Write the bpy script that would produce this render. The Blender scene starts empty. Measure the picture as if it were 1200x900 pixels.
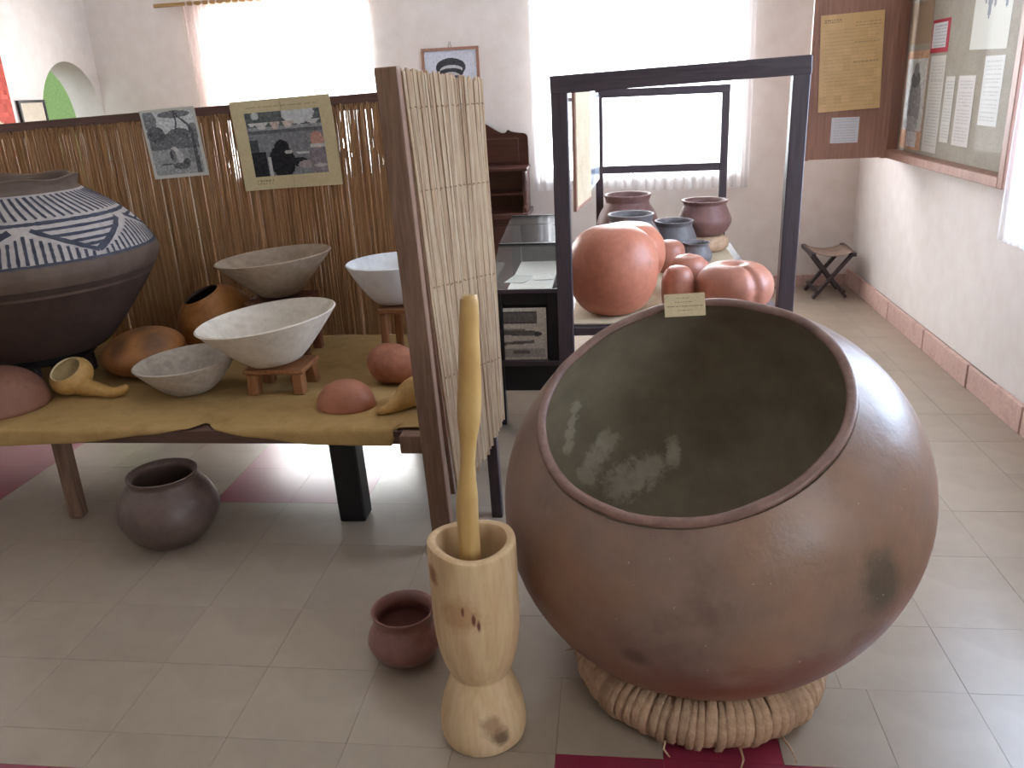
import bpy, bmesh, math, random
import numpy as np
from mathutils import Matrix, Vector
random.seed(7); RNG = np.random.default_rng(7)
S = bpy.context.scene
COL = S.collection
PI = math.pi

# ------------------------------------------------------------------ camera
cam_d = bpy.data.cameras.new('camera'); cam = bpy.data.objects.new('camera', cam_d); COL.objects.link(cam)
cam_d.sensor_width = 36; cam_d.lens = 36 * 970 / 1200; cam_d.clip_start = .05
dn = Vector((135, 2720, 970)).normalized()                    # gravity, as seen by the camera (x right, y down, z forward)
fw = Vector((118, -352, 970)); fw = (fw - dn * fw.dot(dn)).normalized()
rt = fw.cross(-dn); rt = rt if rt.x > 0 else -rt
Rw = Matrix((rt, fw, -dn))                                    # camera axes -> room axes
cx, cy, cz_ = Rw @ Vector((1, 0, 0)), Rw @ Vector((0, -1, 0)), Rw @ Vector((0, 0, -1))
cam.matrix_world = Matrix.Translation((0, 0, 1.5)) @ Matrix((cx, cy, cz_)).transposed().to_4x4()
S.camera = cam

# ------------------------------------------------------------------ sky, daylight at the windows, added fill lamp, exposure
SKY = 7.0
W = bpy.data.worlds.new('sky'); S.world = W; W.use_nodes = True
W.node_tree.nodes['Background'].inputs[0].default_value = (.86, .93, 1, 1)
W.node_tree.nodes['Background'].inputs[1].default_value = SKY
S.view_settings.view_transform = 'Standard'; S.view_settings.look = 'None'
S.view_settings.gamma = 1; S.view_settings.use_curve_mapping = False
S.view_settings.exposure = -0.05
XR, XL, YB, YF, ZC = 1.75, -3.91, 6.35, -5.0, 3.1              # room faces
# openings: (lo, hi, z0, z1)
WIN_BACK_A = (-2.98, -1.735, .95, 2.12)
WIN_BACK_B = (-.50, .86, .86, 2.35)
WIN_R_A = (2.15, 3.72, .86, 2.2)
WIN_R_FILL = (-1.6, .5, .86, 2.2)  # made-up opening out of view beside the camera, added for front fill
def daylight(name, loc, rot, sx, sy, radiance, colour):
    l = bpy.data.lights.new(name, 'AREA'); l.shape = 'RECTANGLE'; l.size = sx; l.size_y = sy
    l.energy = radiance * PI * sx * sy; l.color = colour
    o = bpy.data.objects.new(name, l); COL.objects.link(o); o.location = loc; o.rotation_euler = rot
def back_light(n, w, r, c): daylight(n, ((w[0]+w[1])/2, YB+.34, (w[2]+w[3])/2), (-PI/2, 0, 0), w[1]-w[0]+.1, w[3]-w[2]+.1, r, c)
def right_light(n, w, r, c): daylight(n, (XR+.34, (w[0]+w[1])/2, (w[2]+w[3])/2), (PI/2, 0, PI/2), w[1]-w[0]+.1, w[3]-w[2]+.1, r, c)
back_light('daylight_back_a', WIN_BACK_A, 26, (1, .97, .95))
back_light('daylight_back_b', WIN_BACK_B, 22, (.96, .96, 1))
right_light('daylight_right_a', WIN_R_A, 14, (.52, .69, 1))
right_light('fill_right_b', WIN_R_FILL, 2.0, (1, .94, .88))  # added fill lamp, warm, brightens the camera side of things

# ------------------------------------------------------------------ helpers
def lin(c):
    return tuple(((v/12.92) if v <= .04045 else ((v+.055)/1.055)**2.4) for v in c)
def hx(r, g, b, k=.82):
    m = .3*r+.59*g+.11*b; return lin(tuple((m+(v-m)*k)/255 for v in (r, g, b)))
def link(o, parent=None):
    COL.objects.link(o)
    if parent is not None: o.parent = parent
    return o
def tag(o, label=None, cat=None, group=None, kind=None):
    if label: o['label'] = label
    if cat: o['category'] = cat
    if group: o['group'] = group
    if kind: o['kind'] = kind
    return o
def empty(name, loc=(0, 0, 0), rot=(0, 0, 0), label=None, cat=None, group=None):
    o = bpy.data.objects.new(name, None); o.empty_display_size = .05
    o.location = loc; o.rotation_euler = rot; link(o); return tag(o, label, cat, group)
class MB:
    def __init__(s): s.v = []; s.f = []
    def add(s, v, f):
        n = len(s.v); s.v += [tuple(p) for p in v]; s.f += [tuple(i+n for i in q) for q in f]; return s
    def box(s, lo, hi):
        x0, y0, z0 = lo; x1, y1, z1 = hi
        return s.add([(x0,y0,z0),(x1,y0,z0),(x1,y1,z0),(x0,y1,z0),(x0,y0,z1),(x1,y0,z1),(x1,y1,z1),(x0,y1,z1)],
                     [(0,3,2,1),(4,5,6,7),(0,1,5,4),(1,2,6,5),(2,3,7,6),(3,0,4,7)])
    def beam(s, a, b, w, h, up=(0, 0, 1)):
        a, b = Vector(a), Vector(b); d = (b-a).normalized(); up = Vector(up)
        if abs(d.dot(up)) > .97: up = Vector((0, 1, 0))
        sx = d.cross(up).normalized()*w/2; sy = sx.cross(d).normalized()*h/2
        v = [p+i*sx+j*sy for p in (a, b) for i, j in ((-1,-1),(1,-1),(1,1),(-1,1))]
        return s.add(v, [(0,1,2,3),(7,6,5,4),(0,4,5,1),(1,5,6,2),(2,6,7,3),(3,7,4,0)])
    def tube(s, pts, rad, n=10, squash=1.0):
        pts = [Vector([float(c) for c in p]) for p in pts]; m = len(pts)
        rad = [float(rad)]*m if not hasattr(rad, '__len__') else [float(q) for q in rad]
        t0 = (pts[1]-pts[0]).normalized(); u = t0.orthogonal().normalized()
        if abs(t0.z) < .9: u = t0.cross(Vector((0, 0, 1))).normalized()
        v = []; f = []
        for i, p in enumerate(pts):
            t = (pts[min(i+1, m-1)]-pts[max(i-1, 0)]).normalized()
            u = (u-t*u.dot(t)).normalized(); w = t.cross(u)
            for k in range(n):
                a = 2*PI*k/n; v.append(p+rad[i]*(math.cos(a)*u+squash*math.sin(a)*w))
        for i in range(m-1):
            for k in range(n):
                k2 = (k+1) % n; f.append((i*n+k, i*n+k2, (i+1)*n+k2, (i+1)*n+k))
        f.append(tuple(range(n-1, -1, -1))); f.append(tuple((m-1)*n+k for k in range(n)))
        return s.add(v, f)
    def lathe(s, prof, n=48, warp=None):
        v = []; f = []; rows = []
        for r, z in prof:
            if r < 1e-5: rows.append([len(v)]); v.append((0, 0, z))
            else:
                rows.append(list(range(len(v), len(v)+n)))
                v += [(r*math.cos(2*PI*k/n), r*math.sin(2*PI*k/n), z) for k in range(n)]
        for a, b in zip(rows, rows[1:]):
            for k in range(n):
                k2 = (k+1) % n
                q = (a[k % len(a)], a[k2 % len(a)], b[k2 % len(b)], b[k % len(b)])
                q = tuple(dict.fromkeys(q))
                if len(q) > 2: f.append(q)
        if warp: v = [warp(*p) for p in v]
        return s.add(v, f)
    def build(s, name, mat, parent=None, smooth=False, bevel=0, loc=None, rot=None, auto=None):
        me = bpy.data.meshes.new(name); me.from_pydata(s.v, [], s.f); me.update()
        bm = bmesh.new(); bm.from_mesh(me)
        bmesh.ops.recalc_face_normals(bm, faces=bm.faces)
        if bevel: bmesh.ops.bevel(bm, geom=list(bm.edges), offset=bevel, segments=1, affect='EDGES', profile=.5)
        bm.to_mesh(me); bm.free()
        if smooth:
            for p in me.polygons: p.use_smooth = True
            if auto is not None:
                try: me.set_sharp_from_angle(angle=math.radians(auto))
                except Exception: pass
        me.materials.append(mat)
        o = bpy.data.objects.new(name, me); link(o, parent)
        if loc: o.location = loc
        if rot: o.rotation_euler = rot
        return o
def clone(o, parent=None, **kw):
    c = o.copy(); link(c, parent)
    for k, v in kw.items(): setattr(c, k, v)
    return c
def spline(pts, n):
    """Catmull-Rom through 2-D / 3-D points."""
    P = [np.array(p, float) for p in pts]; P = [2*P[0]-P[1]]+P+[2*P[-1]-P[-2]]; out = []
    for i in range(1, len(P)-2):
        for k in range(n):
            t = k/n; a, b, c, d = P[i-1:i+3]
            out.append(tuple(.5*((2*b)+(c-a)*t+(2*a-5*b+4*c-d)*t*t+(3*b-a-3*c+d)*t**3)))
    out.append(tuple(P[-2])); return out

# ------------------------------------------------------------------ materials
class NT:
    def __init__(s, name):
        s.m = bpy.data.materials.new(name); s.m.use_nodes = True; s.t = s.m.node_tree
        s.b = s.t.nodes['Principled BSDF']; s.out = s.t.nodes['Material Output']
        s.co = s.n('ShaderNodeTexCoord').outputs['Object']
    def n(s, k, **kw):
        x = s.t.nodes.new(k)
        for a, v in kw.items(): setattr(x, a, v)
        return x
    def l(s, a, b): s.t.links.new(a, b)
    def mapped(s, scale=(1,1,1), loc=(0,0,0), rot=(0,0,0)):
        x = s.n('ShaderNodeMapping'); s.l(s.co, x.inputs[0])
        x.inputs['Scale'].default_value = scale; x.inputs['Location'].default_value = loc; x.inputs['Rotation'].default_value = rot
        return x.outputs[0]
    def noise(s, scale, detail=5, rough=.55, vec=None, dist=0):
        x = s.n('ShaderNodeTexNoise'); x.inputs['Scale'].default_value = scale; x.inputs['Detail'].default_value = detail
        x.inputs['Roughness'].default_value = rough; x.inputs['Distortion'].default_value = dist
        s.l(vec if vec is not None else s.co, x.inputs['Vector']); return x.outputs[0]
    def ramp(s, fac, stops):
        x = s.n('ShaderNodeValToRGB'); e = x.color_ramp.elements
        while len(e) < len(stops): e.new(.5)
        for i, (p, c) in enumerate(stops):
            e[i].position = p; e[i].color = (*c, 1) if len(c) == 3 else c
        s.l(fac, x.inputs[0]); return x.outputs[0]
    def mix(s, fac, a, b, mode='MIX'):
        x = s.n('ShaderNodeMix', data_type='RGBA', blend_type=mode)
        for k, v in ((0, fac), (6, a), (7, b)):
            if hasattr(v, 'node'): s.l(v, x.inputs[k])
            else: x.inputs[k].default_value = v if k == 0 else (*v, 1)
        return x.outputs[2]
    def math(s, op, a, b=0.0, clamp=False):
        x = s.n('ShaderNodeMath', operation=op, use_clamp=clamp)
        for k, v in ((0, a), (1, b)):
            if hasattr(v, 'node'): s.l(v, x.inputs[k])
            else: x.inputs[k].default_value = v
        return x.outputs[0]
    def xyz(s, vec=None):
        x = s.n('ShaderNodeSeparateXYZ'); s.l(vec if vec is not None else s.co, x.inputs[0]); return x.outputs
    def blob(s, p, r, rot=(0,0,0), soft=.5, rag=None):
        """1 inside an ellipsoidal stain at p (object space), 0 outside."""
        mp = s.n('ShaderNodeMapping', vector_type='TEXTURE'); s.l(s.co, mp.inputs[0])
        mp.inputs['Location'].default_value = p; mp.inputs['Rotation'].default_value = rot; mp.inputs['Scale'].default_value = r
        ln = s.n('ShaderNodeVectorMath', operation='LENGTH'); s.l(mp.outputs[0], ln.inputs[0]); d = ln.outputs['Value']
        if rag is not None: d = s.math('ADD', d, rag)
        mr = s.n('ShaderNodeMapRange'); mr.inputs[1].default_value = 1+soft/2; mr.inputs[2].default_value = 1-soft/2
        mr.inputs[3].default_value = 0; mr.inputs[4].default_value = 1; s.l(d, mr.inputs[0]); return mr.outputs[0]
    def bump(s, fac, strength=.3, dist=.01):
        x = s.n('ShaderNodeBump'); x.inputs['Strength'].default_value = strength; x.inputs['Distance'].default_value = dist
        s.l(fac, x.inputs['Height']); s.l(x.outputs[0], s.b.inputs['Normal'])
    def done(s, col=None, rough=.6, spec=.4):
        if col is not None:
            if hasattr(col, 'node'): s.l(col, s.b.inputs['Base Color'])
            else: s.b.inputs['Base Color'].default_value = (*col, 1)
        if hasattr(rough, 'node'): s.l(rough, s.b.inputs['Roughness'])
        else: s.b.inputs['Roughness'].default_value = rough
        s.b.inputs['Specular IOR Level'].default_value = spec
        return s.m
def mottled(name, cols, scale=6, rough=.6, spec=.4, bump=.15, fine=60, stretch=(1,1,1), dist=0, obj_rand=0, ov=.22):
    t = NT(name); v = t.mapped(stretch); k = len(cols)
    c = t.ramp(t.noise(scale, 6, .6, v, dist), [(.3+.4*i/max(1, k-1), q) for i, q in enumerate(cols)])
    c = t.mix(ov, c, t.ramp(t.noise(fine, 4, .6, v), [(.3, (.25,.25,.25)), (.7, (.8,.8,.8))]), 'OVERLAY')
    if obj_rand:
        oi = t.n('ShaderNodeObjectInfo'); r = t.ramp(oi.outputs['Random'], [(0, (1-obj_rand,)*3), (1, (1+obj_rand*.2,)*3)])
        c = t.mix(1.0, c, r, 'MULTIPLY')
    if bump: t.bump(t.noise(fine, 5, .6, v), bump, .004)
    return t.done(c, rough, spec)
def wood(name, cols, axis='z', rough=.5, spec=.35, grain=40, bump=.25):
    st = {'x': (.06,1,1), 'y': (1,.06,1), 'z': (1,1,.06)}[axis]
    t = NT(name); v = t.mapped(st)
    c = t.ramp(t.noise(grain, 6, .65, v, .6), [(.25+.5*i/(len(cols)-1), q) for i, q in enumerate(cols)])
    c = t.mix(.35, c, t.ramp(t.noise(grain*5, 3, .5, v), [(.3, (.3,.3,.3)), (.7, (.75,.75,.75))]), 'OVERLAY')
    t.bump(t.noise(grain*4, 4, .6, v), bump, .003); return t.done(c, rough, spec)
def vcol(name='printed_paper', rough=.55, spec=.3):
    t = NT(name); a = t.n('ShaderNodeAttribute', attribute_name='Col'); return t.done(a.outputs['Color'], rough, spec)
def glassy(name, tint=(.9,.95,.95), gloss=.12, rough=.03):
    t = NT(name); t.t.nodes.remove(t.b)
    tr = t.n('ShaderNodeBsdfTransparent'); tr.inputs[0].default_value = (*tint, 1)
    gl = t.n('ShaderNodeBsdfGlossy'); gl.inputs['Roughness'].default_value = rough; gl.inputs[0].default_value = (1,1,1,1)
    lw = t.n('ShaderNodeLayerWeight'); lw.inputs[0].default_value = .5
    ad = t.math('ADD', t.math('MULTIPLY', t.math('POWER', lw.outputs['Facing'], 5.0), gloss*1.5), gloss, True)
    mx = t.n('ShaderNodeMixShader'); t.l(ad, mx.inputs[0]); t.l(tr.outputs[0], mx.inputs[1]); t.l(gl.outputs[0], mx.inputs[2]); t.l(mx.outputs[0], t.out.inputs[0])
    return t.m
def sheer(name, col, clear=.5):
    t = NT(name); t.t.nodes.remove(t.b)
    tr = t.n('ShaderNodeBsdfTransparent'); tl = t.n('ShaderNodeBsdfTranslucent'); df = t.n('ShaderNodeBsdfDiffuse')
    tl.inputs[0].default_value = (*col, 1); df.inputs[0].default_value = (*col, 1)
    a = t.n('ShaderNodeMixShader'); a.inputs[0].default_value = .4; t.l(tl.outputs[0], a.inputs[1]); t.l(df.outputs[0], a.inputs[2])
    b = t.n('ShaderNodeMixShader'); b.inputs[0].default_value = clear; t.l(a.outputs[0], b.inputs[1]); t.l(tr.outputs[0], b.inputs[2]); t.l(b.outputs[0], t.out.inputs[0])
    return t.m

M = {}
M['plaster'] = mottled('cream_plaster', [hx(222,211,204), hx(230,220,214)], 0.8, .85, .2, .04, 9)
M['ceiling'] = mottled('ceiling_white', [hx(225,222,215), hx(232,229,223)], 1.5, .9, .2, 0)
M['green'] = mottled('green_plaster', [hx(150,186,112), hx(158,194,120)], 2, .85, .2, .1)
M['vinyl'] = mottled('cream_vinyl', [hx(154,134,115), hx(162,142,122), hx(158,138,119)], 2.2, .26, .5, .02, 12, obj_rand=.05, ov=.08)
M['redvinyl'] = mottled('crimson_vinyl', [hx(142,36,60), hx(152,42,66)], 3, .28, .5, .02, 12, obj_rand=.06, ov=.08)
M['joint'] = mottled('dark_joint', [hx(122,106,90), hx(130,114,98)], 8, .8, .2, 0)
M['skirt'] = mottled('pink_clay_skirting', [hx(206,162,148), hx(216,174,160), hx(198,152,138)], 9, .6, .35, .12, 50, obj_rand=.12)
M['darkframe'] = wood('dark_stained_timber', [hx(50,40,44), hx(72,58,62), hx(60,48,52)], 'z', .45)
M['darkframe_x'] = wood('dark_stained_timber_across', [hx(50,40,44), hx(72,58,62), hx(60,48,52)], 'x', .45)
M['brownpost'] = wood('weathered_brown_timber', [hx(82,54,42), hx(136,100,78), hx(108,76,58)], 'z', .6, .25, 28, .4)
M['brownrail'] = wood('dark_brown_rail', [hx(72,46,38), hx(104,70,58), hx(86,56,46)], 'x', .5, .3, 28)
M['black'] = mottled('black_paint', [hx(16,15,17), hx(26,24,26)], 6, .4, .45, .1)
M['mahogany'] = wood('mahogany', [hx(44,20,16), hx(74,36,28), hx(58,28,22)], 'x', .3, .5, 25, .1)
M['casewood'] = wood('reddish_brown_board', [hx(152,104,84), hx(168,120,100), hx(160,112,92)], 'z', .45, .35, 14, .05)
M['felt'] = mottled('olive_felt', [hx(168,154,134), hx(178,164,144)], 10, .9, .2, .1, 120)
M['reed'] = None
M['cloth'] = mottled('tan_sacking', [hx(166,126,66), hx(186,146,84), hx(176,136,74)], 7, .85, .2, .35, 260)
M['white_cloth'] = sheer('white_sheer', (.95,.95,.97), .45)
M['pink_cloth'] = sheer('pink_sheer', (.93,.82,.80), .38)
M['net_cloth'] = sheer('fine_white_net', (.97,.97,.97), .6)
M['winframe'] = mottled('white_window_paint', [hx(225,225,222), hx(235,235,232)], 4, .5, .4, 0)
M['glass'] = glassy('window_glass', (.98,.99,.99), .02)
M['caseglass'] = glassy('case_glass', (.93,.95,.96), .05, .04)
M['noticeglass'] = glassy('notice_glass', (.95,.96,.97), .004, .05)
M['paint_line'] = mottled('dark_blue_pigment', [hx(58,60,74), hx(78,78,90)], 20, .85, .2, 0)
M['print'] = vcol()
M['gloss_print'] = vcol('glossy_print', .28, .5)
M['white_paper'] = mottled('white_paper', [hx(222,218,208), hx(230,226,216)], 6, .8, .2, 0)
M['string'] = mottled('plant_cord', [hx(150,116,78), hx(176,140,98)], 30, .85, .2, .2)
M['tan_sheet'] = mottled('tan_sheet', [hx(200,186,164), hx(210,196,174)], 5, .8, .2, 0)
def reedmat(name, cols, trans=.35):
    t = NT(name); at = t.n('ShaderNodeAttribute', attribute_name='Col')
    c = t.ramp(at.outputs['Fac'], [(i/(len(cols)-1), q) for i, q in enumerate(cols)])
    c = t.mix(.4, c, t.ramp(t.noise(14, 5, .6, t.mapped((6,6,1))), [(.3, (.3,.3,.3)), (.7, (.78,.78,.78))]), 'OVERLAY')
    t.done(c, .55, .3)
    tl = t.n('ShaderNodeBsdfTranslucent'); t.l(c, tl.inputs[0]); mx = t.n('ShaderNodeMixShader'); mx.inputs[0].default_value = trans
    t.l(t.b.outputs[0], mx.inputs[1]); t.l(tl.outputs[0], mx.inputs[2]); t.l(mx.outputs[0], t.out.inputs[0]); return t.m
M['reed'] = reedmat('brown_reed', [hx(168,120,76,.9), hx(182,136,88,.9), hx(196,150,102,.9)])
M['reed_pale'] = reedmat('pale_reed', [hx(204,168,132), hx(220,188,150), hx(232,206,172)])

# ------------------------------------------------------------------ room shell
def holed_wall(name, axis, face, out, lo, hi, z0, z1, holes, mat):
    """A wall slab in the plane axis=face, thickness towards `out`, with rectangular openings."""
    us = sorted({lo, hi, *[h[0] for h in holes], *[h[1] for h in holes]}); zs = sorted({z0, z1, *[h[2] for h in holes], *[h[3] for h in holes]})
    P = lambda u, z, d: (u, face+d, z) if axis == 'y' else (face+d, u, z)
    solid = lambda i, j: 0 <= i < len(us)-1 and 0 <= j < len(zs)-1 and not any(h[0] <= us[i] < h[1] and h[2] <= zs[j] < h[3] for h in holes)
    b = MB()
    for i in range(len(us)-1):
        for j in range(len(zs)-1):
            if not solid(i, j): continue
            u0, u1, a, c = us[i], us[i+1], zs[j], zs[j+1]
            for d in (0, out): b.add([P(u0,a,d),P(u1,a,d),P(u1,c,d),P(u0,c,d)], [(0,1,2,3)])
            for di, dj, e in ((-1,0,((u0,a),(u0,c))), (1,0,((u1,a),(u1,c))), (0,-1,((u0,a),(u1,a))), (0,1,((u0,c),(u1,c)))):
                if not solid(i+di, j+dj): b.add([P(*e[0],0),P(*e[1],0),P(*e[1],out),P(*e[0],out)], [(0,1,2,3)])
    me = bpy.data.meshes.new(name); me.from_pydata(b.v, [], b.f)
    bm = bmesh.new(); bm.from_mesh(me); bmesh.ops.remove_doubles(bm, verts=bm.verts, dist=1e-5); bmesh.ops.recalc_face_normals(bm, faces=bm.faces); bm.to_mesh(me); bm.free()
    me.materials.append(mat); o = bpy.data.objects.new(name, me); link(o); return tag(o, kind='structure')
TH = .22
wb = holed_wall('wall_back', 'y', YB, TH, XL, XR, 0, ZC, [WIN_BACK_A, WIN_BACK_B], M['plaster'])
wr = holed_wall('wall_right', 'x', XR, TH, YF, YB+TH, 0, ZC, [WIN_R_A, WIN_R_FILL], M['plaster'])
wf = holed_wall('wall_front', 'y', YF, -TH, XL-.3, XR+TH, 0, ZC, [], M['plaster'])
b = MB().box((XL-.3, YF-TH, ZC), (XR+TH, YB+TH, ZC+.12)); tag(b.build('ceiling', M['ceiling']), kind='structure')
# left wall with its arched opening
A0, A1, ASP, ATOP, LT = 5.61, 6.345, 1.40, 1.835, .24
b = MB().box((XL-LT, YF, 0), (XL, A0, ZC))
N = 28; am = (A0+A1)/2; ah = (A1-A0)/2
arc = [(am-ah*math.cos(PI*k/N), ASP+(ATOP-ASP)*math.sin(PI*k/N)) for k in range(N+1)]
for (y0, z0), (y1, z1) in zip(arc, arc[1:]):
    for x in (XL, XL-LT): b.add([(x,y0,z0),(x,y1,z1),(x,y1,ZC),(x,y0,ZC)], [(0,1,2,3)])
    b.add([(XL,y0,z0),(XL,y1,z1),(XL-LT,y1,z1),(XL-LT,y0,z0)], [(0,1,2,3)])
b.box((XL-LT, A1, 0), (XL, YB+TH, ZC))
tag(b.build('wall_left', M['plaster']), kind='structure')
# the green room behind the arch
b = MB().box((XL-2.3, 3.6, 0), (XL-2.1, YB+TH, ZC)).box((XL-2.3, YB+TH, 0), (XL-LT, YB+TH+.15, ZC)).box((XL-2.3, 3.4, 0), (XL-LT, 3.6, 1.2))
tag(b.build('wall_green_room', M['green']), kind='structure')
b = MB().box((XL-2.3, 3.4, ZC), (XL-.3, YB+TH+.15, ZC+.12)); tag(b.build('ceiling_green_room', M['ceiling']), kind='structure')
# floor base and tiles
b = MB().box((XL-2.3, YF-TH, -.12), (XR+TH, YB+TH, -.004)); floor = tag(b.build('floor', M['joint']), kind='structure')
rows = [-5.0]+[-4.95+.31*k for k in range(20)]; rows = [y for y in rows if y < 1.2]+[1.25, 1.56, 1.83, 2.105, 2.49]+[2.80+.31*k for k in range(12)]
rows = [y for y in rows if y < YB-.02]+[YB]
base_x = [.889+.31*k for k in range(-16, 3)]
near_x = [x for x in base_x if x < -.4]+[-.395, -.144, .110, .385, .640]+[x for x in base_x if x > .8]
red = set()
tiles = []
for j, (y0, y1) in enumerate(zip(rows, rows[1:])):
    xs = near_x if y1 < 1.84 else base_x
    xs = [XL]+[x for x in xs if XL+.03 < x < XR-.03]+[XR]
    for x0, x1 in zip(xs, xs[1:]):
        xm, ym = (x0+x1)/2, (y0+y1)/2
        r = (2.79 < ym < 3.43 and (-1.6 < xm < -1.0 or xm < -2.5 and xm > -3.2)) or (1.25 < ym < 1.57 and (-.15 < xm < .65)) or (1.56 < ym < 1.84 and .1 < xm < .39)
        if 1.25 < ym < 1.56 and xm < -1.27: tiles += [(x0, x1, y0, 1.44, True), (x0, x1, 1.44, y1, False)]
        else: tiles.append((x0, x1, y0, y1, r))
vis = [t for t in tiles if t[2] > 1.2 and abs((t[0]+t[1])/2-.12*t[2]) < .72*t[3]+.25 and t[2] < 6.3]
vis.sort(key=lambda t: t[2]); vis = vis[:298]; vset = set(vis); cache = {}
G = .0005
for t in vis:
    x0, x1, y0, y1, r = t; key = (round(x1-x0, 3), round(y1-y0, 3), r)
    if key not in cache:
        w, h = (x1-x0)/2-G, (y1-y0)/2-G
        o = MB().box((-w,-h,-.004), (w,h,0)).build('floor_tile', M['redvinyl' if r else 'vinyl'], floor)
        cache[key] = o.data
    else: o = bpy.data.objects.new('floor_tile', cache[key]); link(o, floor)
    o.location = ((x0+x1)/2, (y0+y1)/2, random.uniform(0, .0006))
rest = {False: MB(), True: MB()}
for t in tiles:
    if t not in vset: rest[t[4]].box((t[0]+G, t[2]+G, -.004), (t[1]-G, t[3]-G, 0))
for r in rest:
    if rest[r].v: tag(rest[r].build('floor_tiles_beyond', M['redvinyl' if r else 'vinyl'], floor), kind='stuff')
# skirting of clay tiles
bbr = tag(MB().box((XR-.006, YF, 0), (XR, YB, .118)).build('baseboard_right', M['joint']), kind='structure')
y = 1.6; k = 0
while y < YB-.05:
    w = random.choice((.29, .31, .33)); y1 = min(y+w, YB)
    h = .120+random.uniform(-.006, .008)
    MB().box((XR-.026+random.uniform(-.004, .004), y+.002, 0), (XR-.006, y1-.002, h)).build('skirting_tile', M['skirt'], bbr, bevel=.003)
    y = y1
bbb = tag(MB().box((XL, YB-.006, 0), (XR-.03, YB, .08)).build('baseboard_back', M['joint']), kind='structure')
x = XR-.03
while x > XL+.02:
    x1 = max(x-.31, XL); MB().box((x1+.002, YB-.022+random.uniform(-.003,.003), 0), (x-.002, YB-.006, .085+random.uniform(-.004,.004))).build('skirting_tile', M['skirt'], bbb, bevel=.003); x = x1

# windows
def window(name, axis, face, w, cols, nrow):
    P = lambda u, d, z: (u, face+d, z) if axis == 'y' else (face+d, u, z)
    def bx(bm, u0, u1, z0, z1, d0, d1):
        a, c = P(u0, d0, z0), P(u1, d1, z1); bm.box(tuple(map(min, a, c)), tuple(map(max, a, c)))
    fr = MB(); t = .045
    for q in ((w[0], w[0]+t, w[2], w[3]), (w[1]-t, w[1], w[2], w[3]), (w[0]+t, w[1]-t, w[2], w[2]+t), (w[0]+t, w[1]-t, w[3]-t, w[3])): bx(fr, *q, .10, .16)
    root = tag(fr.build(name, M['winframe']), kind='structure')
    us = [w[0]+t+(w[1]-w[0]-2*t)*k/cols for k in range(cols+1)]; zs = [w[2]+t+(w[3]-w[2]-2*t)*k/nrow for k in range(nrow+1)]
    for u in us[1:-1]: m = MB(); bx(m, u-.014, u+.014, w[2]+t, w[3]-t, .115, .15); m.build('glazing_bar', M['winframe'], root)
    for z in zs[1:-1]: m = MB(); bx(m, w[0]+t, w[1]-t, z-.012, z+.012, .118, .147); m.build('glazing_bar', M['winframe'], root)
    for i in range(cols):
        for j in range(nrow): m = MB(); bx(m, us[i]+.014, us[i+1]-.014, zs[j]+.012, zs[j+1]-.012, .129, .133); m.build('pane', M['glass'], root)
    m = MB(); bx(m, w[0]-.03, w[1]+.03, w[2]-.03, w[2], -.03, .12); m.build('window_sill', M['winframe'], root)
    return root
window('window_1', 'y', YB, WIN_BACK_A, 2, 1)
window('window_2', 'y', YB, WIN_BACK_B, 2, 1)
window('window_3', 'x', XR, WIN_R_A, 3, 1)
window('fill_window', 'x', XR, WIN_R_FILL, 4, 1)  # unseen window, added only to go with the fill lamp

def curtain(name, axis, face, u0, u1, z0, z1, waves, amp, mat, parent=None, hem=0, gather=0):
    P = lambda u, d, z: (u, face+d, z) if axis == 'y' else (face+d, u, z)
    nu, nz = int(waves*10), 16; v = []; f = []
    ph = RNG.uniform(-.6, .6, nu+1).cumsum()*.12
    for j in range(nz+1):
        for i in range(nu+1):
            s = i/nu; t = j/nz
            a = amp*(.55+.45*t)
            d = a*math.sin(2*PI*waves*s+ph[i])+.3*a*math.sin(2*PI*waves*2.3*s+1.3*t)
            u = u0+(u1-u0)*(s+gather*(.5-s)*(1-abs(2*t-1)))
            z = z1+(z0-z1)*t+(hem*math.sin(2*PI*waves*s*.5) if j == nz else 0)
            v.append(P(u, d, z))
    for j in range(nz):
        for i in range(nu): a = j*(nu+1)+i; f.append((a, a+1, a+nu+2, a+nu+1))
    return MB().add(v, f).build(name, mat, parent, smooth=True)
def rod(a, b, r, mat, parent): return MB().tube([a, b], r, 10).build('curtain_rod', mat, parent, smooth=True, auto=50)
M['rodwood'] = wood('rod_wood', [hx(150,112,62), hx(186,146,90)], 'x', .5)
c = empty('window_curtain', (-2.4, YB-.05, .9), label='pinkish sheer curtain on a wooden rod, window beside the arch', cat='curtain')
o = curtain('drape', 'y', YB-.055, -3.12, -2.90, .88, 2.17, 6, .018, M['pink_cloth'], c, gather=.25)
o2 = curtain('net', 'y', YB-.03, -2.99, -1.73, .90, 2.14, 10, .006, M['net_cloth'], c)
p = curtain('valance', 'y', YB-.055, -3.12, -1.74, 2.07, 2.21, 24, .016, M['pink_cloth'], c, hem=.012)
q = rod((-3.33, YB-.05, 2.192), (-1.62, YB-.05, 2.198), .014, M['rodwood'], c)
for z in (o, o2, p, q): z.location = (2.4, -(YB-.05), -.9)
c = empty('window_curtain', (.15, YB-.05, .75), label='white sheer curtains over the window behind the open display frame', cat='curtain')
for z in (curtain('drape', 'y', YB-.055, -.585, .14, .77, 2.5, 11, .016, M['white_cloth'], c), curtain('drape', 'y', YB-.055, .15, .97, .75, 2.5, 12, .016, M['white_cloth'], c), rod((-.75, YB-.05, 2.5), (1.1, YB-.05, 2.5), .012, M['rodwood'], c)):
    z.location = (-.15, -(YB-.05), -.75)
c = empty('window_curtain', (XR-.05, 3, .77), label='white sheer curtain at the window next to the glazed notice case', cat='curtain')
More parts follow.
